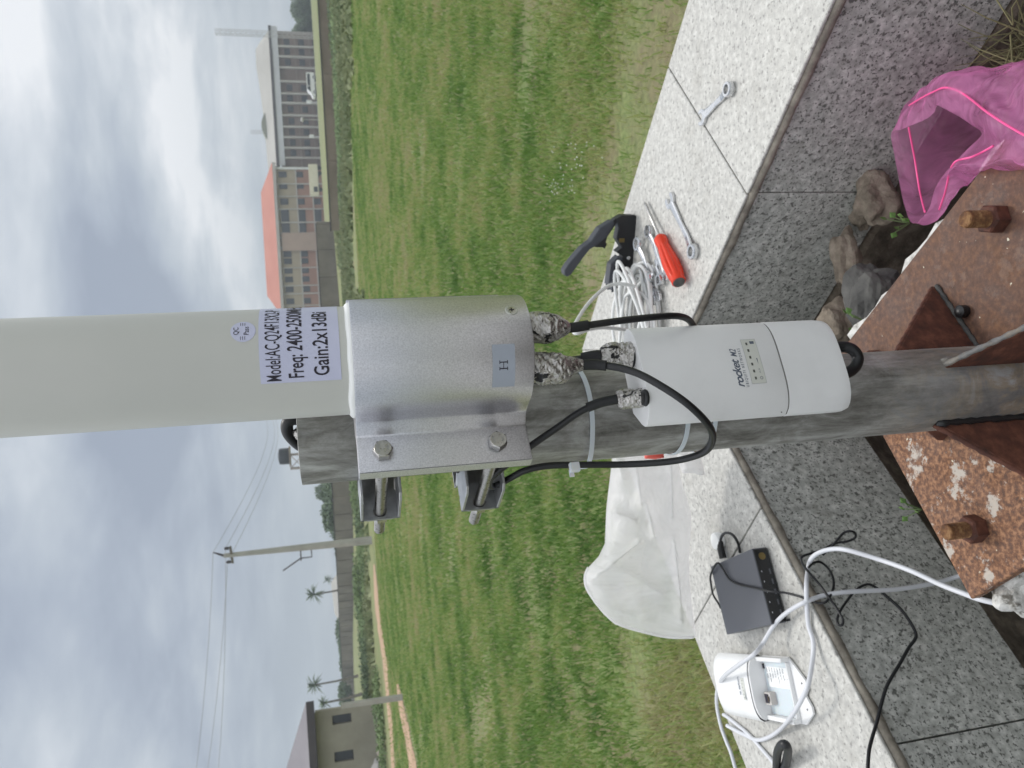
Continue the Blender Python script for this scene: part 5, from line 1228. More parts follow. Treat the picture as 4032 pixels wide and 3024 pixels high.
MB().lathe([(.0030, hl - .03), (.0030, L * .95), (.0028, L * .97)], A, 16, ax).build('shaft', m_steel, t, smooth=True)
MB().lathe([(.0028, L * .97), (.0026, L * .985), (.0012, L)], A, 6, ax).build('tip', m_steel, t)
# crimping tool standing on its lower handle, upper handle open
G0 = onh(2497, 860, .6); G1 = onh(2478, 1120, .6); cd_ = (G1 - G0); cd_.z = 0; cd_.normalize(); cn = Vector((-cd_.y, cd_.x, 0))
def cpt(X, Y):                       # picture bearing onto the tool's own upright plane
    d = ray(X, Y); k = (G0 - CAM).dot(cn) / d.dot(cn); p = CAM + d * k; r_ = p - G0; return (r_.dot(cd_), p.z)
def cf(a, z_, t): return Vector((G0.x, G0.y, 0)) + cd_ * a + cn * t + Vector((0, 0, z_))
t = thing('crimping_tool', 'black crimping tool with its grey handle open over the grass', 'crimping tool', (G0.x, G0.y, ZT))
def cprism(px, h0, h1, name, m, bevel=.0015):
    MB().prism([cpt(*Q(*p_)) for p_ in px], cf, h0, h1).build(name, m, t, bevel=bevel)
cprism([(850, 620), (830, 588), (800, 578), (690, 580), (640, 612), (660, 700), (640, 800), (690, 880), (640, 920), (700, 960), (660, 1010), (625, 1050), (600, 1200), (770, 1215), (790, 1150)], -.011, .011, 'frame', m_bplas)
cprism([(640, 605), (655, 640), (560, 780), (530, 880), (455, 880), (430, 870), (400, 830), (520, 720)], -.009, .009, 'upper_jaw', m_bplas)
cprism([(480, 700), (600, 625), (625, 655), (545, 790), (440, 870), (390, 900), (330, 975), (270, 1060), (220, 1130), (185, 1155), (155, 1135), (150, 1095), (185, 1040), (250, 960), (320, 880), (400, 820)], -.0125, .0125, 'upper_grip', m_grip, .004)
cprism([(585, 1035), (660, 960), (705, 985), (625, 1055), (605, 1215), (600, 1285), (722, 1270), (722, 1262), (725, 1225), (560, 1230)], -.0118, .0118, 'lower_grip', m_grip, .002)
cprism([(520, 850), (545, 830), (560, 850), (540, 895), (520, 880)], -.006, .006, 'tooth', m_bplas, .0005)
p_ = cpt(*Q(750, 975)); MB().lathe([(.0038, 0), (.0038, .0015), (.002, .0022)], cf(p_[0], p_[1], -.0112 if cn.dot(FW) > 0 else .0112), 18, -cn if cn.dot(FW) > 0 else cn).build('pivot', m_chrome, t)
p_ = cpt(*Q(688, 812)); MB().box(cf(p_[0], p_[1], -.0105 if cn.dot(FW) > 0 else .0105), (.008, .004, .011), math.atan2(cd_.y, cd_.x)).build('die', m_port, t, bevel=.001)

# coil of pale cable
t = thing('cable_coil', 'coil of white cable heaped on the ledge beside the tools', 'cable', tuple(onh(2550, 1230, .6)))
rg = random.Random(12); b = MB(); C0 = onh(2555, 1290, .6); ex = Vector((.80, -.60, 0)).normalized(); ey = Vector((-ex.y, ex.x, 0)); pts = []
NL = 14
for k in range(NL * 24 + 1):
    a = 2 * math.pi * k / 24; l = k / 24; ra = .105 + .016 * math.sin(l * 2.1) + .010 * math.sin(l * 5.3); rb = .062 + .013 * math.sin(l * 1.7 + 1) + .010 * math.cos(l * 4.1)
    off = Vector((.014 * math.sin(l * 1.3), .014 * math.cos(l * 2.3), 0)); zz = .003 + .036 * (.5 + .5 * math.sin(l * 2.7 + a * .5)) * (.55 + .45 * math.sin(a + l * .8)) + .002 * l
    an = a + .0; p = C0 + off + RT * (math.cos(an + .12 * math.sin(l)) * ra) + Vector((0, 1, 0)) * (math.sin(an) * rb); p.z = ZT + max(.003, zz); pts.append(p)
b.tube(pts, .0033, 8, smooth_n=2); b.build('turns', m_coil, t, smooth=True)
MB().tube([atd(2500, 1128, 1.20), atd(2450, 1118, 1.20), atd(2400, 1124, 1.20), atd(2350, 1160, 1.18), atd(2305, 1210, 1.16), atd(2262, 1280, 1.12), atd(2258, 1305, 1.10), atd(2275, 1312, 1.09), atd(2320, 1297, 1.1), atd(2380, 1290, 1.12), atd(2470, 1300, 1.15)], .0030, 10, smooth_n=8).build('stray_loop', m_coil, t, smooth=True)

# ------------------------------------------------------------ white plastic bag
def puffed(name, outline, Dfun, thick, mat, parent=None, n=46, origin=None, crum=.006, seed=0, folds=()):
    xs_ = [p_[0] for p_ in outline]; ys_ = [p_[1] for p_ in outline]; x0, x1, y0, y1 = min(xs_), max(xs_), min(ys_), max(ys_)
    def inside(x, y):
        c = False; j = len(outline) - 1
        for i in range(len(outline)):
            xi, yi = outline[i]; xj, yj = outline[j]
            if (yi > y) != (yj > y) and x < (xj - xi) * (y - yi) / (yj - yi) + xi: c = not c
            j = i
        return c
    # resample the outline, then shrink it in rings towards a spine
    O = []
    m = len(outline)
    for i in range(m):
        a = Vector(outline[i]); c = Vector(outline[(i + 1) % m]); k = max(1, int((c - a).length / 12))
        for q in range(k): O.append(a.lerp(c, q / k))
    cx, cy = sum(p_.x for p_ in O) / len(O), sum(p_.y for p_ in O) / len(O)
    RN = 30; K = len(O); vs = []; fs = []
    for side in (-1, 1):
        for r_ in range(RN + 1):
            f = r_ / RN
            for p_ in O:
                q = Vector((cx + (p_.x - cx) * (1 - f), cy + (p_.y - cy) * (1 - f))); D = Dfun(q.x, q.y)
                prof = math.sin(math.pi / 2 * min(1, f * 1.35)) ** .7
                w3 = atd(q.x, q.y, D); cr = mnoise.noise(w3 * 14 + Vector((seed, side * 3, 0))) + .5 * mnoise.noise(w3 * 33 + Vector((seed, side, 5))) - .6 * abs(mnoise.noise(w3 * 20 + Vector((2, side, seed))))
                dd = side * (thick * prof) + crum * cr * min(1, f * 4)
                
                for (ax_, ay_, bx_, by_, am_, wd_) in folds:
                    ex1, ey1 = bx_ - ax_, by_ - ay_; tt_ = max(0, min(1, ((q.x - ax_) * ex1 + (q.y - ay_) * ey1) / (ex1 * ex1 + ey1 * ey1)))
                    dist = math.hypot(q.x - ax_ - ex1 * tt_, q.y - ay_ - ey1 * tt_); dd += side * am_ * math.exp(-dist / wd_) * min(1, f * 5)
                vs.append(atd(q.x, q.y, D + dd))
    for sd in (0, 1):
        o = sd * (RN + 1) * K
        for r_ in range(RN):
            for i in range(K): fs.append((o + r_ * K + i, o + r_ * K + (i + 1) % K, o + (r_ + 1) * K + (i + 1) % K, o + (r_ + 1) * K + i))
    return MB().add(vs, fs).build(name, mat, parent, smooth=True, origin=origin)
def Q6(x, y): return (2200 + x / 1.844, 1700 + y / 1.844)
ol = [Q6(*p_) for p_ in ((390, 120), (385, 210), (370, 350), (345, 560), (335, 810), (290, 905), (215, 985), (185, 1050), (192, 1120), (255, 1240), (330, 1330), (410, 1400), (600, 1458), (800, 1500), (960, 1505), (1000, 1490), (985, 1380), (965, 1250), (948, 1050), (945, 900), (962, 700), (960, 590), (930, 480), (895, 380), (880, 300), (850, 120))]
def Dbag(X, Y):
    f = (Y - 1800) / 700; return 1.13 + .07 * f
t = thing('plastic_bag', 'puffed translucent white plastic bag standing on the left ledge', 'bag', tuple(onh(2720, 2200, .6)))
puffed('bag_body', ol, Dbag, .045, m_wfilm, t, seed=4, crum=.022, folds=[(*Q6(*a_), *Q6(*c_), am_, wd_) for a_, c_, am_, wd_ in (((230, 1085), (580, 810), .026, 22), ((840, 780), (905, 1400), .024, 18), ((640, 520), (700, 760), .02, 20), ((340, 560), (560, 640), .014, 24), ((570, 250), (600, 520), .016, 20), ((400, 1380), (900, 1440), .014, 16), ((250, 1230), (520, 1330), .012, 16), ((820, 250), (830, 620), .018, 16), ((420, 980), (760, 1180), .012, 26))])
rimp = [atd(*Q6(*p_), Dbag(*Q6(*p_)) - .006) for p_ in ((215, 985), (190, 1060), (215, 1160), (330, 1310), (430, 1395), (600, 1450), (800, 1492), (980, 1492))]
MB().tube(rimp, .0022, 8, smooth_n=6).build('rim_fold', m_wfilm, t, smooth=True)
ol2 = [Q6(*p_) for p_ in ((860, 150), (1000, 150), (1030, 170), (1062, 310), (1030, 318), (980, 300), (900, 300), (870, 230))]
puffed('crumpled_corner', ol2, lambda X, Y: 1.05, .012, m_wfilm, t, seed=9, crum=.008)
ol3 = [Q6(*p_) for p_ in ((610, 130), (760, 130), (765, 190), (700, 200), (625, 196))]
tt = puffed('red_wrapper', ol3, lambda X, Y: 1.03, .006, NT('red_wrapper', (.75, .12, .09), .45).m, None, seed=2, crum=.003, origin=tuple(atd(*Q6(700, 170), 1.03))); tag(tt, 'scrap of red wrapper showing between the mast and the white bag', 'wrapper')

# unseen paved sheet behind the camera, added to bounce neutral light forward
m_bounce_pave = simple('bounce_paving', (.34, .33, .31), (.46, .45, .43), 2.5, .9)
tag(MB().add([(-7, -9, .012), (7, -9, .012), (7, -.55, .012), (-7, -.55, .012)], [(0, 1, 2, 3)]).build('bounce_pavement', m_bounce_pave), kind='structure')
# small white cap
p = onh(2840, 2128, .6); t = MB(); t.lathe([(.0135, 0), (.014, .001), (.014, .010), (.0128, .012), (.0001, .0125)], (p.x, p.y, LZ), 40)
tag(t.build('bottle_cap', m_foam, auto=40, origin=(p.x, p.y, LZ)), 'small round white cap lying beside the power plug on the ledge', 'cap')

# ------------------------------------------------------------ router
def router():
    ht = .0255; cr = [onh(X, Y, .6 - ht) for X, Y in ((2797, 2230), (2960, 2163), (3040, 2456), (2865, 2500))]
    for v in cr: v.z = 0
    c = sum(cr, Vector()) / 4; ex_ = ((cr[1] - cr[0]) + (cr[2] - cr[3])); ex_.normalize(); ey_ = ((cr[3] - cr[0]) + (cr[2] - cr[1])); ey_ -= ex_ * ey_.dot(ex_); ey_.normalize()
    lx_ = ((cr[1] - cr[0]).length + (cr[2] - cr[3]).length) / 2; ly_ = ((cr[3] - cr[0]).length + (cr[2] - cr[1]).length) / 2
    t = thing('network_router', 'small dark grey router box with a black port face on the ledge', 'router', (c.x, c.y, LZ))
    F = lambda a, b_, z_: c + ex_ * a * lx_ / 2 + ey_ * b_ * ly_ / 2 + Vector((0, 0, LZ + z_))
    def bx(a0, a1, b0, b1, z0, z1, name, m, par=t, bevel=.0006):
        vs = [F(a, b_, z_) for z_ in (z0, z1) for a, b_ in ((a0, b0), (a1, b0), (a1, b1), (a0, b1))]
        return MB().add(vs, [(3, 2, 1, 0), (4, 5, 6, 7), (0, 1, 5, 4), (1, 2, 6, 5), (2, 3, 7, 6), (3, 0, 4, 7)]).build(name, m, par, bevel=bevel, segs=1)
    bx(-1, 1, -1, 1, .002, ht, 'case', m_router)
    f = bx(1.001, 1.02, -.97, .97, .002, ht - .001, 'port_face', m_routf)
    for k in range(5):
        b0 = -.45 + .27 * k; bx(1.021, 1.024, b0, b0 + .2, .005, .016, 'port', m_bplas, f, 0); bx(1.0245, 1.026, b0 + .03, b0 + .17, .006, .0085, 'port_contacts', m_router, f, 0)
        bx(1.021, 1.024, b0 + .06, b0 + .1, .0195, .0205, 'indicator_light', m_gutter, f, 0)
    cb_ = F(1.021, -.77, .0135); MB().lathe([(.0052, 0), (.0052, .0008)], cb_, 24, ex_).build('power_socket', m_port, f, auto=30)
    bx(1.0, 1.12, .93, .99, 0, .002, 'foot', m_bplas); bx(-.9, .9, -.9, .9, 0, .0019, 'underside', m_bplas, t, 0)
router()

# black power lead: plug behind the router, then cords over the wall face
def Q7(x, y): return (2600 + x / 1.62, 2000 + y / 1.62)
def on_ledge(pts, lift=.003): return [onh(*Q7(x, y), .6 - lift) for x, y in pts]
def on_face(pts, gap=.012): return [onpl(*Q7(x, y), N2, IN2 - g_) for (x, y), g_ in zip(pts, gap if isinstance(gap, list) else [gap] * len(pts))]
t = thing('power_lead', 'black power plug with a tight loop of lead behind the router', 'power lead', tuple(onh(*Q7(385, 260), .6)))
pl_ = [onh(*Q7(383, 215), .592), onh(*Q7(385, 260), .592), onh(*Q7(400, 320), .592)]
MB().tube([onh(*Q7(381, 205), .592)] + pl_, [.0022, .0042, .0056, .0060], 14).build('plug', m_blk, t, auto=40)
MB().tube([onh(*Q7(382, 215), .592), onh(*Q7(392, 180), .59), onh(*Q7(415, 160), .588), onh(*Q7(450, 165), .588), onh(*Q7(480, 195), .590), onh(*Q7(500, 240), .595), onh(*Q7(508, 285), .597)], .0022, 10, smooth_n=8).build('lead', m_blk, t, smooth=True)
# thin cord 1: over the router and down the wall
rt = .6 - .0285
t1 = [onh(*Q7(385, 640), .597), onh(*Q7(368, 605), .596), onh(*Q7(338, 555), .59), onh(*Q7(325, 495), .58), onh(*Q7(320, 435), .573), onh(*Q7(345, 372), rt - .004), onh(*Q7(370, 352), rt - .004), onh(*Q7(400, 390), rt - .001), onh(*Q7(440, 455), rt), onh(*Q7(500, 488), rt), onh(*Q7(600, 510), rt), onh(*Q7(690, 530), rt - .001), onh(*Q7(790, 540), .585), onh(*Q7(860, 556), .592), onh(*Q7(915, 574), .5965)]
t1 += on_face([(960, 592), (1010, 606), (1055, 600), (1085, 560), (1105, 500), (1100, 440), (1070, 385), (1020, 345), (975, 352), (945, 380)], [.004, .014, .02, .02, .018, .016, .016, .02, .024, .03])
t = thing('trailing_wire', 'thin black cord crossing the router top and curling on the wall face', 'cord', tuple(t1[9]), 'thin black cords'); MB().tube(t1, .0017, 8, smooth_n=8).build('cord', m_blk, t, smooth=True)
# thin cord 2: long one with loops
c2 = [(1035, 300), (1100, 238), (1165, 163), (1215, 148), (1244, 163), (1240, 192), (1190, 214), (1115, 226), (1040, 264), (960, 290), (907, 310), (900, 340), (935, 395), (1000, 470), (1060, 550), (1112, 622), (1145, 675), (1165, 715), (1158, 748), (1134, 742), (1130, 705), (1152, 650), (1200, 580), (1240, 532), (1290, 497), (1335, 488), (1385, 515), (1450, 570), (1530, 642), (1590, 722), (1630, 800), (1622, 842), (1585, 892), (1530, 990), (1475, 1080), (1440, 1150), (1410, 1250), (1380, 1370), (1350, 1470), (1330, 1560), (1324, 1680), (1320, 1800)]
gp = [.03, .04, .05, .055, .05, .04, .035, .03, .03, .03, .03, .028, .024, .02, .022, .022, .024, .024, .022, .02, .02, .02, .018, .016, .016, .016, .016, .016, .018, .02, .022, .022, .02, .018, .016, .014, .014, .014, .016, .018, .02, .02]
t2 = on_face(c2, gp); t = thing('trailing_wire', 'long thin black cord looping down the left wall face', 'cord', tuple(t2[20]), 'thin black cords'); MB().tube(t2, [.0017] * 26 + [.0021] * (len(t2) - 26), 8, smooth_n=7).build('cord', m_blk, t, smooth=True)
# white network cables
w1 = [atd(4150, 2440, .70), atd(4032, 2398, .72), atd(3870, 2363, .75), atd(3790, 2335, .775), atd(3700, 2300, .80), atd(3588, 2248, .83), atd(3465, 2204, .87), atd(3340, 2167, .90), atd(3279, 2162, .925), atd(3225, 2176, .945), atd(3192, 2204, .96)]
w1 += [onh(*Q7(x, y), .6 - l) for x, y, l in ((941, 400, -.02), (932, 500, .008), (936, 640, .006), (946, 750, .005), (975, 850, .006), (972, 960, .012), (945, 1120, .03), (905, 1215, .035), (850, 1310, .03), (780, 1400, .012), (700, 1458, .004), (620, 1480, .004), (545, 1450, .004), (480, 1418, .005), (425, 1388, .008))]
t = thing('network_cable', 'white network cable curving from the plate corner over the spare radio', 'cable', tuple(w1[14]), 'white network cables'); MB().tube(w1, .0031, 12, smooth_n=8).build('cable', m_wcab, t, smooth=True)
w2 = [onpl(*Q7(1944, 420), N2, IN2 - .03), onpl(*Q7(1850, 452), N2, IN2 - .02), onpl(*Q7(1700, 490), N2, IN2 - .02), onpl(*Q7(1500, 520), N2, IN2 - .02), onpl(*Q7(1300, 530), N2, IN2 - .022), onpl(*Q7(1150, 540), N2, IN2 - .022), onpl(*Q7(1030, 562), N2, IN2 - .015)]
w2 += [onh(*Q7(x, y), .6 - l) for x, y, l in ((910, 606, .012), (800, 672, .014), (722, 752, .02), (655, 862, .03), (600, 930, .05), (500, 1002, .058), (405, 1078, .045), (366, 1150, .012), (360, 1250, .004), (384, 1380, .004), (418, 1480, .004), (450, 1560, .004), (482, 1670, .004), (520, 1800, .004))]
t = thing('network_cable', 'white network cable arching beside the router and over the spare radio cap', 'cable', tuple(w2[12]), 'white network cables'); MB().tube(w2, .0030, 12, smooth_n=8).build('cable', m_wcab, t, smooth=True)
w3 = [onh(*Q7(x, y), .6 - .0035) for x, y in ((402, 1318), (430, 1335), (490, 1382), (560, 1440), (650, 1540), (735, 1640), (830, 1760))]
t = thing('network_cable', 'white network cable end lying straight at the lower left of the ledge', 'cable', tuple(w3[3]), 'white network cables'); MB().tube(w3, .0029, 12, smooth_n=8).build('cable', m_wcab, t, smooth=True)
# thick black loop at the frame's lower left
w4 = [onh(*Q7(x, y), .6 - l) for x, y, l in ((745, 1720, .006), (742, 1640, .012), (748, 1560, .026), (772, 1512, .034), (800, 1510, .034), (814, 1545, .026), (808, 1600, .014), (790, 1660, .006), (770, 1740, .006))]
t = thing('rubber_strap', 'thick black rubber loop standing on the ledge at the picture edge', 'strap', tuple(w4[0])); MB().tube(w4, .0058, 16, smooth_n=8).build('loop', m_blk, t, smooth=True)

# ------------------------------------------------------------ spare radio lying on the ledge, lower cover off
def Q8(x, y): return (2700 + x / 2.89, 2450 + y / 2.89)
def spare():
    # lying on its back: front up; long axis e1 runs from its cap end to its open end
    H = .034
    a = onh(*Q8(372, 345), .6 - .018); b_ = onh(*Q8(500, 1040), .6 - .018); c = onh(*Q8(1150, 355), .6 - .006); d = onh(*Q8(1330, 1205), .6 - .006)
    cap = (a + b_) / 2; opn = (c + d) / 2; e1 = opn - cap; e1.z = 0; L = e1.length; e1.normalize(); e2 = Vector((-e1.y, e1.x, 0))
    if e2.dot(b_ - a) > 0: e2 = -e2           # e2 points to the router side
    W_ = ((a - b_).length + (c - d).length) / 2 * .98; hw = W_ / 2
    o = Vector((cap.x, cap.y, LZ)); t = thing('radio_unit', 'spare white radio lying open on the ledge with its socket showing', 'radio', tuple(o))
    F = lambda u, v, z_: o + e1 * u + e2 * v + Vector((0, 0, z_))
    Lb = L * .60                              # closed part length
    n = 24
    def sec(k=1.0):
        p = []
        for i in range(n + 1):
            s_ = -1 + 2 * i / n; q = abs(s_); p.append((s_ * hw * k, (.020 + .013 * (1 - q ** 3.4) ** .65) * 1 if q < 1 else .020))
        p += [(hw * .97 * k, .008), (hw * .8 * k, .001), (-hw * .8 * k, .001), (-hw * .97 * k, .008)]
        return p
    s0 = sec(); m = len(s0)
    vs = []; us = [0, .003, .01, Lb - .002, Lb]; ks = [.93, .975, 1, 1, 1]
    for u_, k_ in zip(us, ks): vs += [F(u_, v_ * k_, .016 + (z_ - .016) * k_) for v_, z_ in s0]
    b = MB().add(vs, [(j * m + i, j * m + (i + 1) % m, (j + 1) * m + (i + 1) % m, (j + 1) * m + i) for j in range(len(us) - 1) for i in range(m)] + [tuple(range(m))])
    b.build('body', m_wplas, t, auto=35)
    # stepped inner collar and bay wall
    s1 = [(v_ * .95, .016 + (z_ - .016) * .92) for v_, z_ in s0]
    vs = [F(Lb - .001, v_, z_) for v_, z_ in s1] + [F(Lb + .004, v_, z_) for v_, z_ in s1]
    MB().add(vs, [(i, (i + 1) % m, m + (i + 1) % m, m + i) for i in range(m)] + [tuple(m + i for i in range(m))]).build('collar', m_wplas, t, auto=35)
    zt0 = .0045
    # open tray: floor with pointed tongue, side rails
    poly = [(Lb + .003, -hw * .94), (Lb + .003, hw * .94), (L * .97, hw * .93), (L * 1.04, hw * .70), (L * 1.13, hw * .22), (L * 1.13, -hw * .18), (L * 1.10, -hw * .6), (L * 1.08, -hw * .93)]
    poly = [(Lb + .003, -hw * .94), (Lb + .003, hw * .94), (L * .98, hw * .94), (L * 1.05, hw * .72), (L * 1.16, hw * .30), (L * 1.16, hw * .05), (L * 1.12, -hw * .12), (L * 1.17, -hw * .42), (L * 1.17, -hw * .60), (L * 1.05, -hw * .94)]
    MB().prism(poly, lambda u_, v_, z_: F(u_, v_, z_), .001, zt0).build('tray', m_wplas, t, bevel=.0006)
    for s_ in (-1, 1):
        MB().prism([(Lb + .004, s_ * hw * .93), (Lb + .004, s_ * hw * .80), (L * 1.0, s_ * hw * .80), (L * 1.0, s_ * hw * .93)], lambda u_, v_, z_: F(u_, v_, z_), zt0, .017).build('side_rail', m_wplas, t, bevel=.001)
    MB().prism([(L * .985, -hw * .79), (L * .985, hw * .79), (L * 1.0, hw * .79), (L * 1.0, -hw * .79)], lambda u_, v_, z_: F(u_, v_, z_), zt0, .0105).build('front_lip', m_wplas, t, bevel=.0008)
    MB().prism([(L * .93, hw * .12), (L * .93, hw * .32), (L * .984, hw * .30), (L * .984, hw * .14)], lambda u_, v_, z_: F(u_, v_, z_), zt0, .0102).build('boss', m_wplas, t, bevel=.001)
    # inner deck, socket and label
    MB().prism([(Lb + .0045, -hw * .79), (Lb + .0045, hw * .79), (L * .96, hw * .79), (L * .96, -hw * .79)], lambda u_, v_, z_: F(u_, v_, z_), zt0, .0070).build('deck', m_tie, t)
    u0 = Lb + .0085; pu, pv = u0, -hw * .30
    MB().prism([(pu - .001, pv - .0085), (pu - .001, pv + .0085), (pu + .0165, pv + .0085), (pu + .0165, pv - .0085)], lambda u_, v_, z_: F(u_, v_, z_), .0070, .0165).build('socket_shell', m_palecol, t, bevel=.0006)
    MB().prism([(pu + .001, pv - .0062), (pu + .001, pv + .0062), (pu + .012, pv + .0062), (pu + .012, pv + .0032), (pu + .0145, pv + .0032), (pu + .0145, pv - .0032), (pu + .012, pv - .0032), (pu + .012, pv - .0062)], lambda u_, v_, z_: F(u_, v_, z_), .0166, .0169).build('socket_opening', m_ink, t)
    MB().prism([(pu + .010, pv - .0035), (pu + .010, pv + .0035), (pu + .0115, pv + .0035), (pu + .0115, pv - .0035)], lambda u_, v_, z_: F(u_, v_, z_), .0170, .0172).build('socket_contacts', m_port, t)
    lb = MB().prism([(Lb + .012, hw * .02), (Lb + .012, hw * .62), (L * .955, hw * .62), (L * .955, hw * .02)], lambda u_, v_, z_: F(u_, v_, z_), .0071, .0073).build('data_label', m_foam, t)
    rg = random.Random(4); b = MB(); lw = L * .955 - Lb - .012
    for k in range(7):
        uu = Lb + .0135 + lw * k / 7.6; ln = rg.uniform(.55, .95); v0 = hw * .60; 
        segs_ = rg.randint(2, 4)
        for q in range(segs_):
            va = v0 - hw * .56 * ln * q / segs_; vb = va - hw * .56 * ln / segs_ * .8; b.add([F(uu, va, .0075), F(uu, vb, .0075), F(uu + .0012, vb, .0075), F(uu + .0012, va, .0075)], [(0, 1, 2, 3)])
    b.build('small_print', m_greyink, lb)
    b = MB(); b.prism([(Lb + .006, hw * .56), (Lb + .006, hw * .70), (Lb + .0085, hw * .70), (Lb + .0085, hw * .56)], lambda u_, v_, z_: F(u_, v_, z_), .0071, .0090); b.build('reset_key', m_ink, t)
    for vv in (hw * .22, -hw * .50):
        q = F(L * 1.11, vv, zt0 + .0001); MB().lathe([(.0013, 0), (.0013, .0003)], q, 14).build('screw_hole', m_ink, t)
    def fr(v, lift):
        r_ = []
        for x_, z_ in v:       # x along -e2 (reading direction), z towards the cap
            v_ = -x_; q = min(abs(v_) / hw, .999); h_ = .020 + .013 * (1 - q ** 3.4) ** .65
            r_.append(F(Lb - .013 - (z_ - 0) - .012, -v_ * -1 if False else -x_ * -1 * -1, h_ + lift))
        return r_
    unit_label(t, -.0165, .0045, .95, fr)
spare()

# ------------------------------------------------------------ pink bag in the gap
def Q3(x, y): return (3200 + x / 1.844, y / 1.844)
rings = [
 [(570, 968, .90), (640, 942, .87), (700, 916, .84), (820, 866, .81), (885, 810, .79), (903, 765, .775), (975, 800, .755), (1060, 845, .735), (1150, 905, .715), (1228, 972, .70), (1120, 1085, .70), (1020, 1190, .705), (935, 1290, .72), (885, 1380, .74), (835, 1530, .765), (725, 1622, .80), (660, 1470, .86), (620, 1270, .89), (590, 1110, .905)],
 [(610, 915, .915), (680, 830, .87), (750, 740, .84), (850, 690, .80), (930, 655, .77), (980, 665, .745), (1060, 690, .725), (1180, 760, .70), (1260, 830, .68), (1290, 960, .665), (1320, 1060, .66), (1180, 1130, .67), (1060, 1200, .69), (985, 1290, .72), (930, 1520, .765), (860, 1590, .80), (760, 1500, .86), (710, 1300, .90), (660, 1090, .915)],
 [(700, 760, .93), (770, 680, .89), (830, 622, .85), (930, 552, .80), (1010, 535, .77), (1100, 540, .74), (1200, 600, .71), (1300, 720, .68), (1360, 850, .655), (1400, 980, .64), (1400, 1080, .635), (1330, 1150, .645), (1200, 1210, .67), (1130, 1300, .72), (1020, 1440, .78), (950, 1480, .82), (860, 1350, .88), (820, 1150, .92), (760, 930, .93)],
 [(930, 660, .95), (960, 600, .90), (1020, 540, .85), (1150, 512, .79), (1250, 500, .75), (1340, 520, .71), (1400, 600, .68), (1480, 740, .65), (1530, 860, .63), (1550, 980, .61), (1540, 1100, .605), (1480, 1170, .61), (1380, 1195, .63), (1260, 1230, .69), (1200, 1240, .76), (1140, 1200, .84), (1060, 1080, .90), (1010, 930, .93), (960, 780, .945)],
 [(1180, 620, .92), (1220, 560, .87), (1280, 510, .81), (1390, 480, .75), (1480, 460, .71), (1560, 470, .67), (1640, 560, .63), (1700, 700, .60), (1730, 850, .58), (1740, 980, .57), (1720, 1100, .57), (1650, 1180, .575), (1560, 1195, .60), (1450, 1210, .68), (1400, 1180, .76), (1340, 1100, .83), (1280, 1000, .88), (1230, 850, .91), (1190, 720, .92)],
 [(1480, 600, .84), (1520, 520, .80), (1580, 460, .75), (1680, 420, .70), (1780, 420, .66), (1860, 460, .62), (1920, 560, .58), (1960, 700, .55), (1980, 850, .53), (1980, 980, .52), (1960, 1100, .52), (1900, 1180, .53), (1800, 1200, .56), (1700, 1200, .65), (1640, 1150, .72), (1580, 1050, .78), (1540, 950, .82), (1500, 800, .84), (1480, 700, .84)]]
nK = len(rings[0]); SUB = 5; RSUB = 9
def cr(p0, p1, p2, p3, t): return .5 * ((2 * p1) + (p2 - p0) * t + (2 * p0 - 5 * p1 + 4 * p2 - p3) * t * t + (3 * p1 - p0 - 3 * p2 + p3) * t ** 3)
P3 = [[atd(*Q3(x, y), D - (.028 if (ri in (1, 2, 3, 4) and D < .70) else 0)) for x, y, D in rg_] for ri, rg_ in enumerate(rings)]
fine = []
for rg_ in P3:
    o = []
    for i in range(nK):
        for k in range(SUB): o.append(cr(rg_[(i - 1) % nK], rg_[i], rg_[(i + 1) % nK], rg_[(i + 2) % nK], k / SUB))
    fine.append(o)
def ptb(j, t, i):
    a = fine[max(j - 1, 0)][i]; b_ = fine[j][i]; c = fine[min(j + 1, len(fine) - 1)][i]; d = fine[min(j + 2, len(fine) - 1)][i]; return cr(a, b_, c, d, t)
vs = []; NF = nK * SUB
for j in range(len(fine) - 1):
    for k in range(RSUB):
        for i in range(NF):
            p = ptb(j, k / RSUB, i); f = min(1, (j + k / RSUB) * 1.5); q = p * 38; p = p + Vector((mnoise.noise(q), mnoise.noise(q + Vector((7, 1, 2))), mnoise.noise(q + Vector((1, 9, 4))))) * .006 * f + (p - P3[0][0]).normalized().cross(Vector((0, 0, 1))) * (.010 * f * (.3 - abs(mnoise.noise(p * 22)))); vs.append(p)
vs += fine[-1]; NR = (len(fine) - 1) * RSUB + 1
t = thing('pink_bag', 'translucent pink plastic bag gaping open beside the rusty plate', 'bag', tuple(onh(3900, 450, .9)))
MB().add(vs, [(r_ * NF + i, r_ * NF + (i + 1) % NF, (r_ + 1) * NF + (i + 1) % NF, (r_ + 1) * NF + i) for r_ in range(NR - 1) for i in range(NF)] + [tuple((NR - 1) * NF + i for i in range(NF))]).build('film', m_pink, t, smooth=True)
def string(pts, r_=.0011): MB().tube([atd(*Q3(x, y), D - (.032 if D < .705 else .005)) for x, y, D in pts], r_, 8, smooth_n=8).build('pull_string', m_string, t, smooth=True)
string([(700, 765, .862), (800, 705, .815), (880, 665, .785), (960, 636, .76), (1060, 662, .735), (1150, 722, .705), (1250, 802, .675), (1380, 890, .64), (1534, 980, .60), (1640, 1030, .575)])
string([(697, 925, .85), (715, 1020, .855), (740, 1150, .86), (760, 1280, .855), (780, 1400, .84), (815, 1540, .79)])
string([(1310, 1060, .655), (1240, 1100, .665), (1160, 1138, .67), (1090, 1155, .68), (1040, 1172, .685), (1005, 1215, .695)])
string([(988, 1270, .715), (975, 1340, .72), (958, 1410, .735), (920, 1522, .76)])

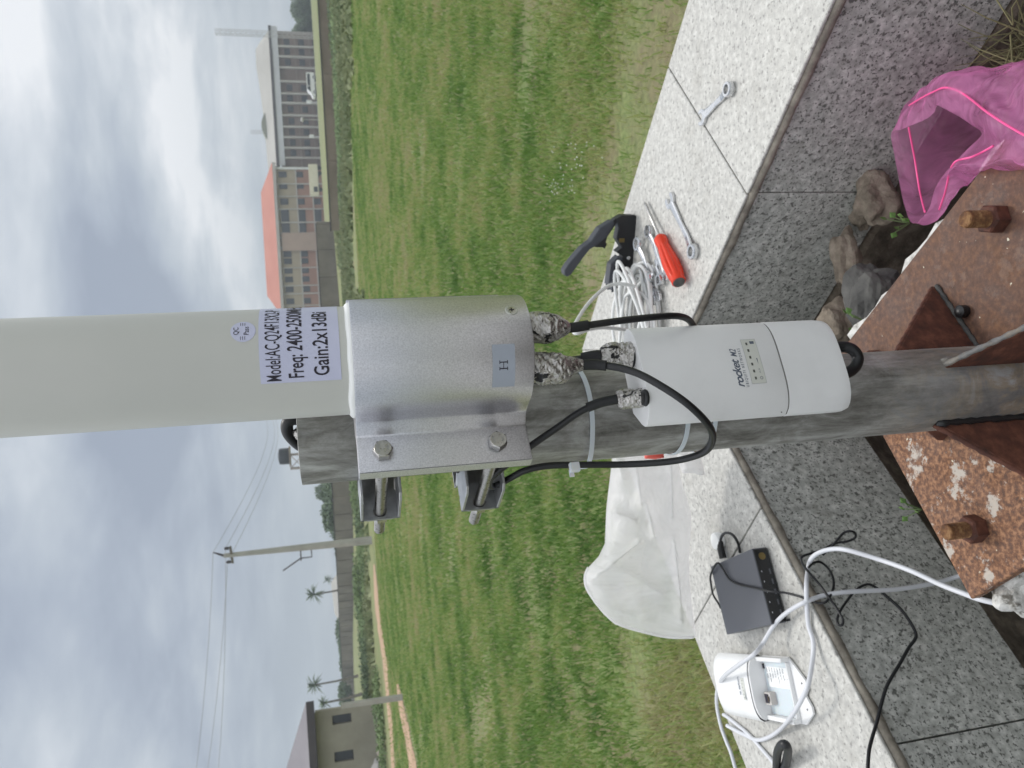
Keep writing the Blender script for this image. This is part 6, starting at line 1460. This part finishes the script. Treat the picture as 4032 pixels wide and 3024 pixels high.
# ------------------------------------------------------------ stones and sprigs in the gap
RG = 'loose stones in the gap'
def stone(X, Y, D, r_, m, lab, seed, sq=(1, .7, .8)):
    p = atd(X, Y, D); b = MB().blob(p, (r_ * sq[0], r_ * sq[1], r_ * sq[2]), 4, .22, 1.4, seed); o = b.build('loose_stone', m, smooth=False, origin=tuple(p)); tag(o, lab, 'stone', RG)
stone(3450, 775, 1.02, .040, m_rub, 'brown lump of broken mortar at the foot of the right wall face', 3)
stone(3390, 848, 1.07, .022, m_rub, 'small brown chip of mortar beside the bigger mortar lump', 5)
stone(3425, 1175, .93, .045, m_dstone, 'dark grey stone lying in the gap behind the plate', 8, (1.1, .8, .7))
stone(3290, 1275, 1.08, .035, m_rub, 'brown stone just above the top right of the radio base', 11)
stone(4020, 2335, .70, .025, m_pconc, 'crumbled white concrete lump at the near left of the plate', 14, (1, .8, 1))
stone(3330, 1010, 1.06, .030, m_rub, 'long brown mortar crumb under the right wall tiles', 17, (1.5, .6, .7))
stone(3960, 90, .98, .05, m_mortar, 'grey brown mortar lump at the far right corner', 19)
def sprig(X, Y, D, n, L, seed, lab, m=m_leaf2):
    p = atd(X, Y, D); t = thing('weed_sprig', lab, 'weed', tuple(p), 'small weeds in the gap'); rg = random.Random(seed); b = MB(); st = MB()
    for k in range(n):
        a = rg.uniform(0, 6.28); up = rg.uniform(.2, 1); q = p + Vector((math.cos(a) * L * .5, math.sin(a) * L * .5, L * up * .7)); st.tube([p - Vector((0, 0, L * .6)), q], .0008, 5)
        d = (q - p).normalized(); s_ = d.orthogonal().normalized(); w = L * .22; e = q + d * L * .5; mid = q + d * L * .22
        b.add([q, mid + s_ * w, e, mid - s_ * w, mid + Vector((0, 0, .002))], [(0, 1, 4), (1, 2, 4), (2, 3, 4), (3, 0, 4)])
    st.build('stem', m_leaf2, t); b.build('leaf', m, t)
m_bright = simple('bright_leaf', (.06, .13, .03), (.12, .21, .05), 20)
sprig(3548, 880, .90, 7, .022, 1, 'bright green weed just below the pink bag corner', m_bright)
sprig(3370, 1265, .90, 6, .022, 2, 'green weed between the radio base and the plate edge', m_bright)
sprig(3598, 2010, .86, 5, .02, 4, 'green weed poking out beyond the left plate edge', m_bright)
# dry grass wisps in the far right corner, one tangled mass
rg = random.Random(9); b = MB()
for k in range(170):
    p = atd(rg.uniform(3975, 4160), rg.uniform(90, 290), rg.uniform(.78, .95)); d = Vector((rg.uniform(-1, 1), rg.uniform(-1, 1), rg.uniform(-.05, .35))).normalized(); L = rg.uniform(.03, .10)
    b.tube([p, p + d * L * .5 + Vector((0, 0, .008)), p + d * L], [.0009, .0008, .0003], 4)
for k in range(160):
    a = rg.random(); p = Vector((cin.x, cin.y, 0)) + e_r * rg.uniform(.1, 1.0) + e_l * rg.uniform(.05, .9); p.z = zh(.97); d = Vector((rg.uniform(-1, 1), rg.uniform(-1, 1), rg.uniform(0, .4))).normalized(); b.tube([p, p + d * rg.uniform(.02, .07)], [.0008, .0004], 4)
o = b.build('dry_grass', simple('straw', (.10, .095, .045), (.20, .18, .09), 30)); tag(o, 'wisps of dry grass on the soil inside the planter', 'dry grass', kind='stuff')

# ------------------------------------------------------------ thin haze
HAZE = 0.0011
if HAZE:
    hm = bpy.data.materials.new('haze_air'); hm.use_nodes = True; t_ = hm.node_tree; t_.nodes.remove(t_.nodes['Principled BSDF'])
    pv = t_.nodes.new('ShaderNodeVolumePrincipled'); pv.inputs['Color'].default_value = (.80, .88, .95, 1); pv.inputs['Density'].default_value = HAZE; pv.inputs['Anisotropy'].default_value = .2
    t_.links.new(pv.outputs[0], t_.nodes['Material Output'].inputs['Volume'])
    hb = MB().box((0, 300, 24), (1410, 1210, 50)).build('haze', hm); tag(hb, 'thin pale haze over the whole field', 'haze', kind='stuff')
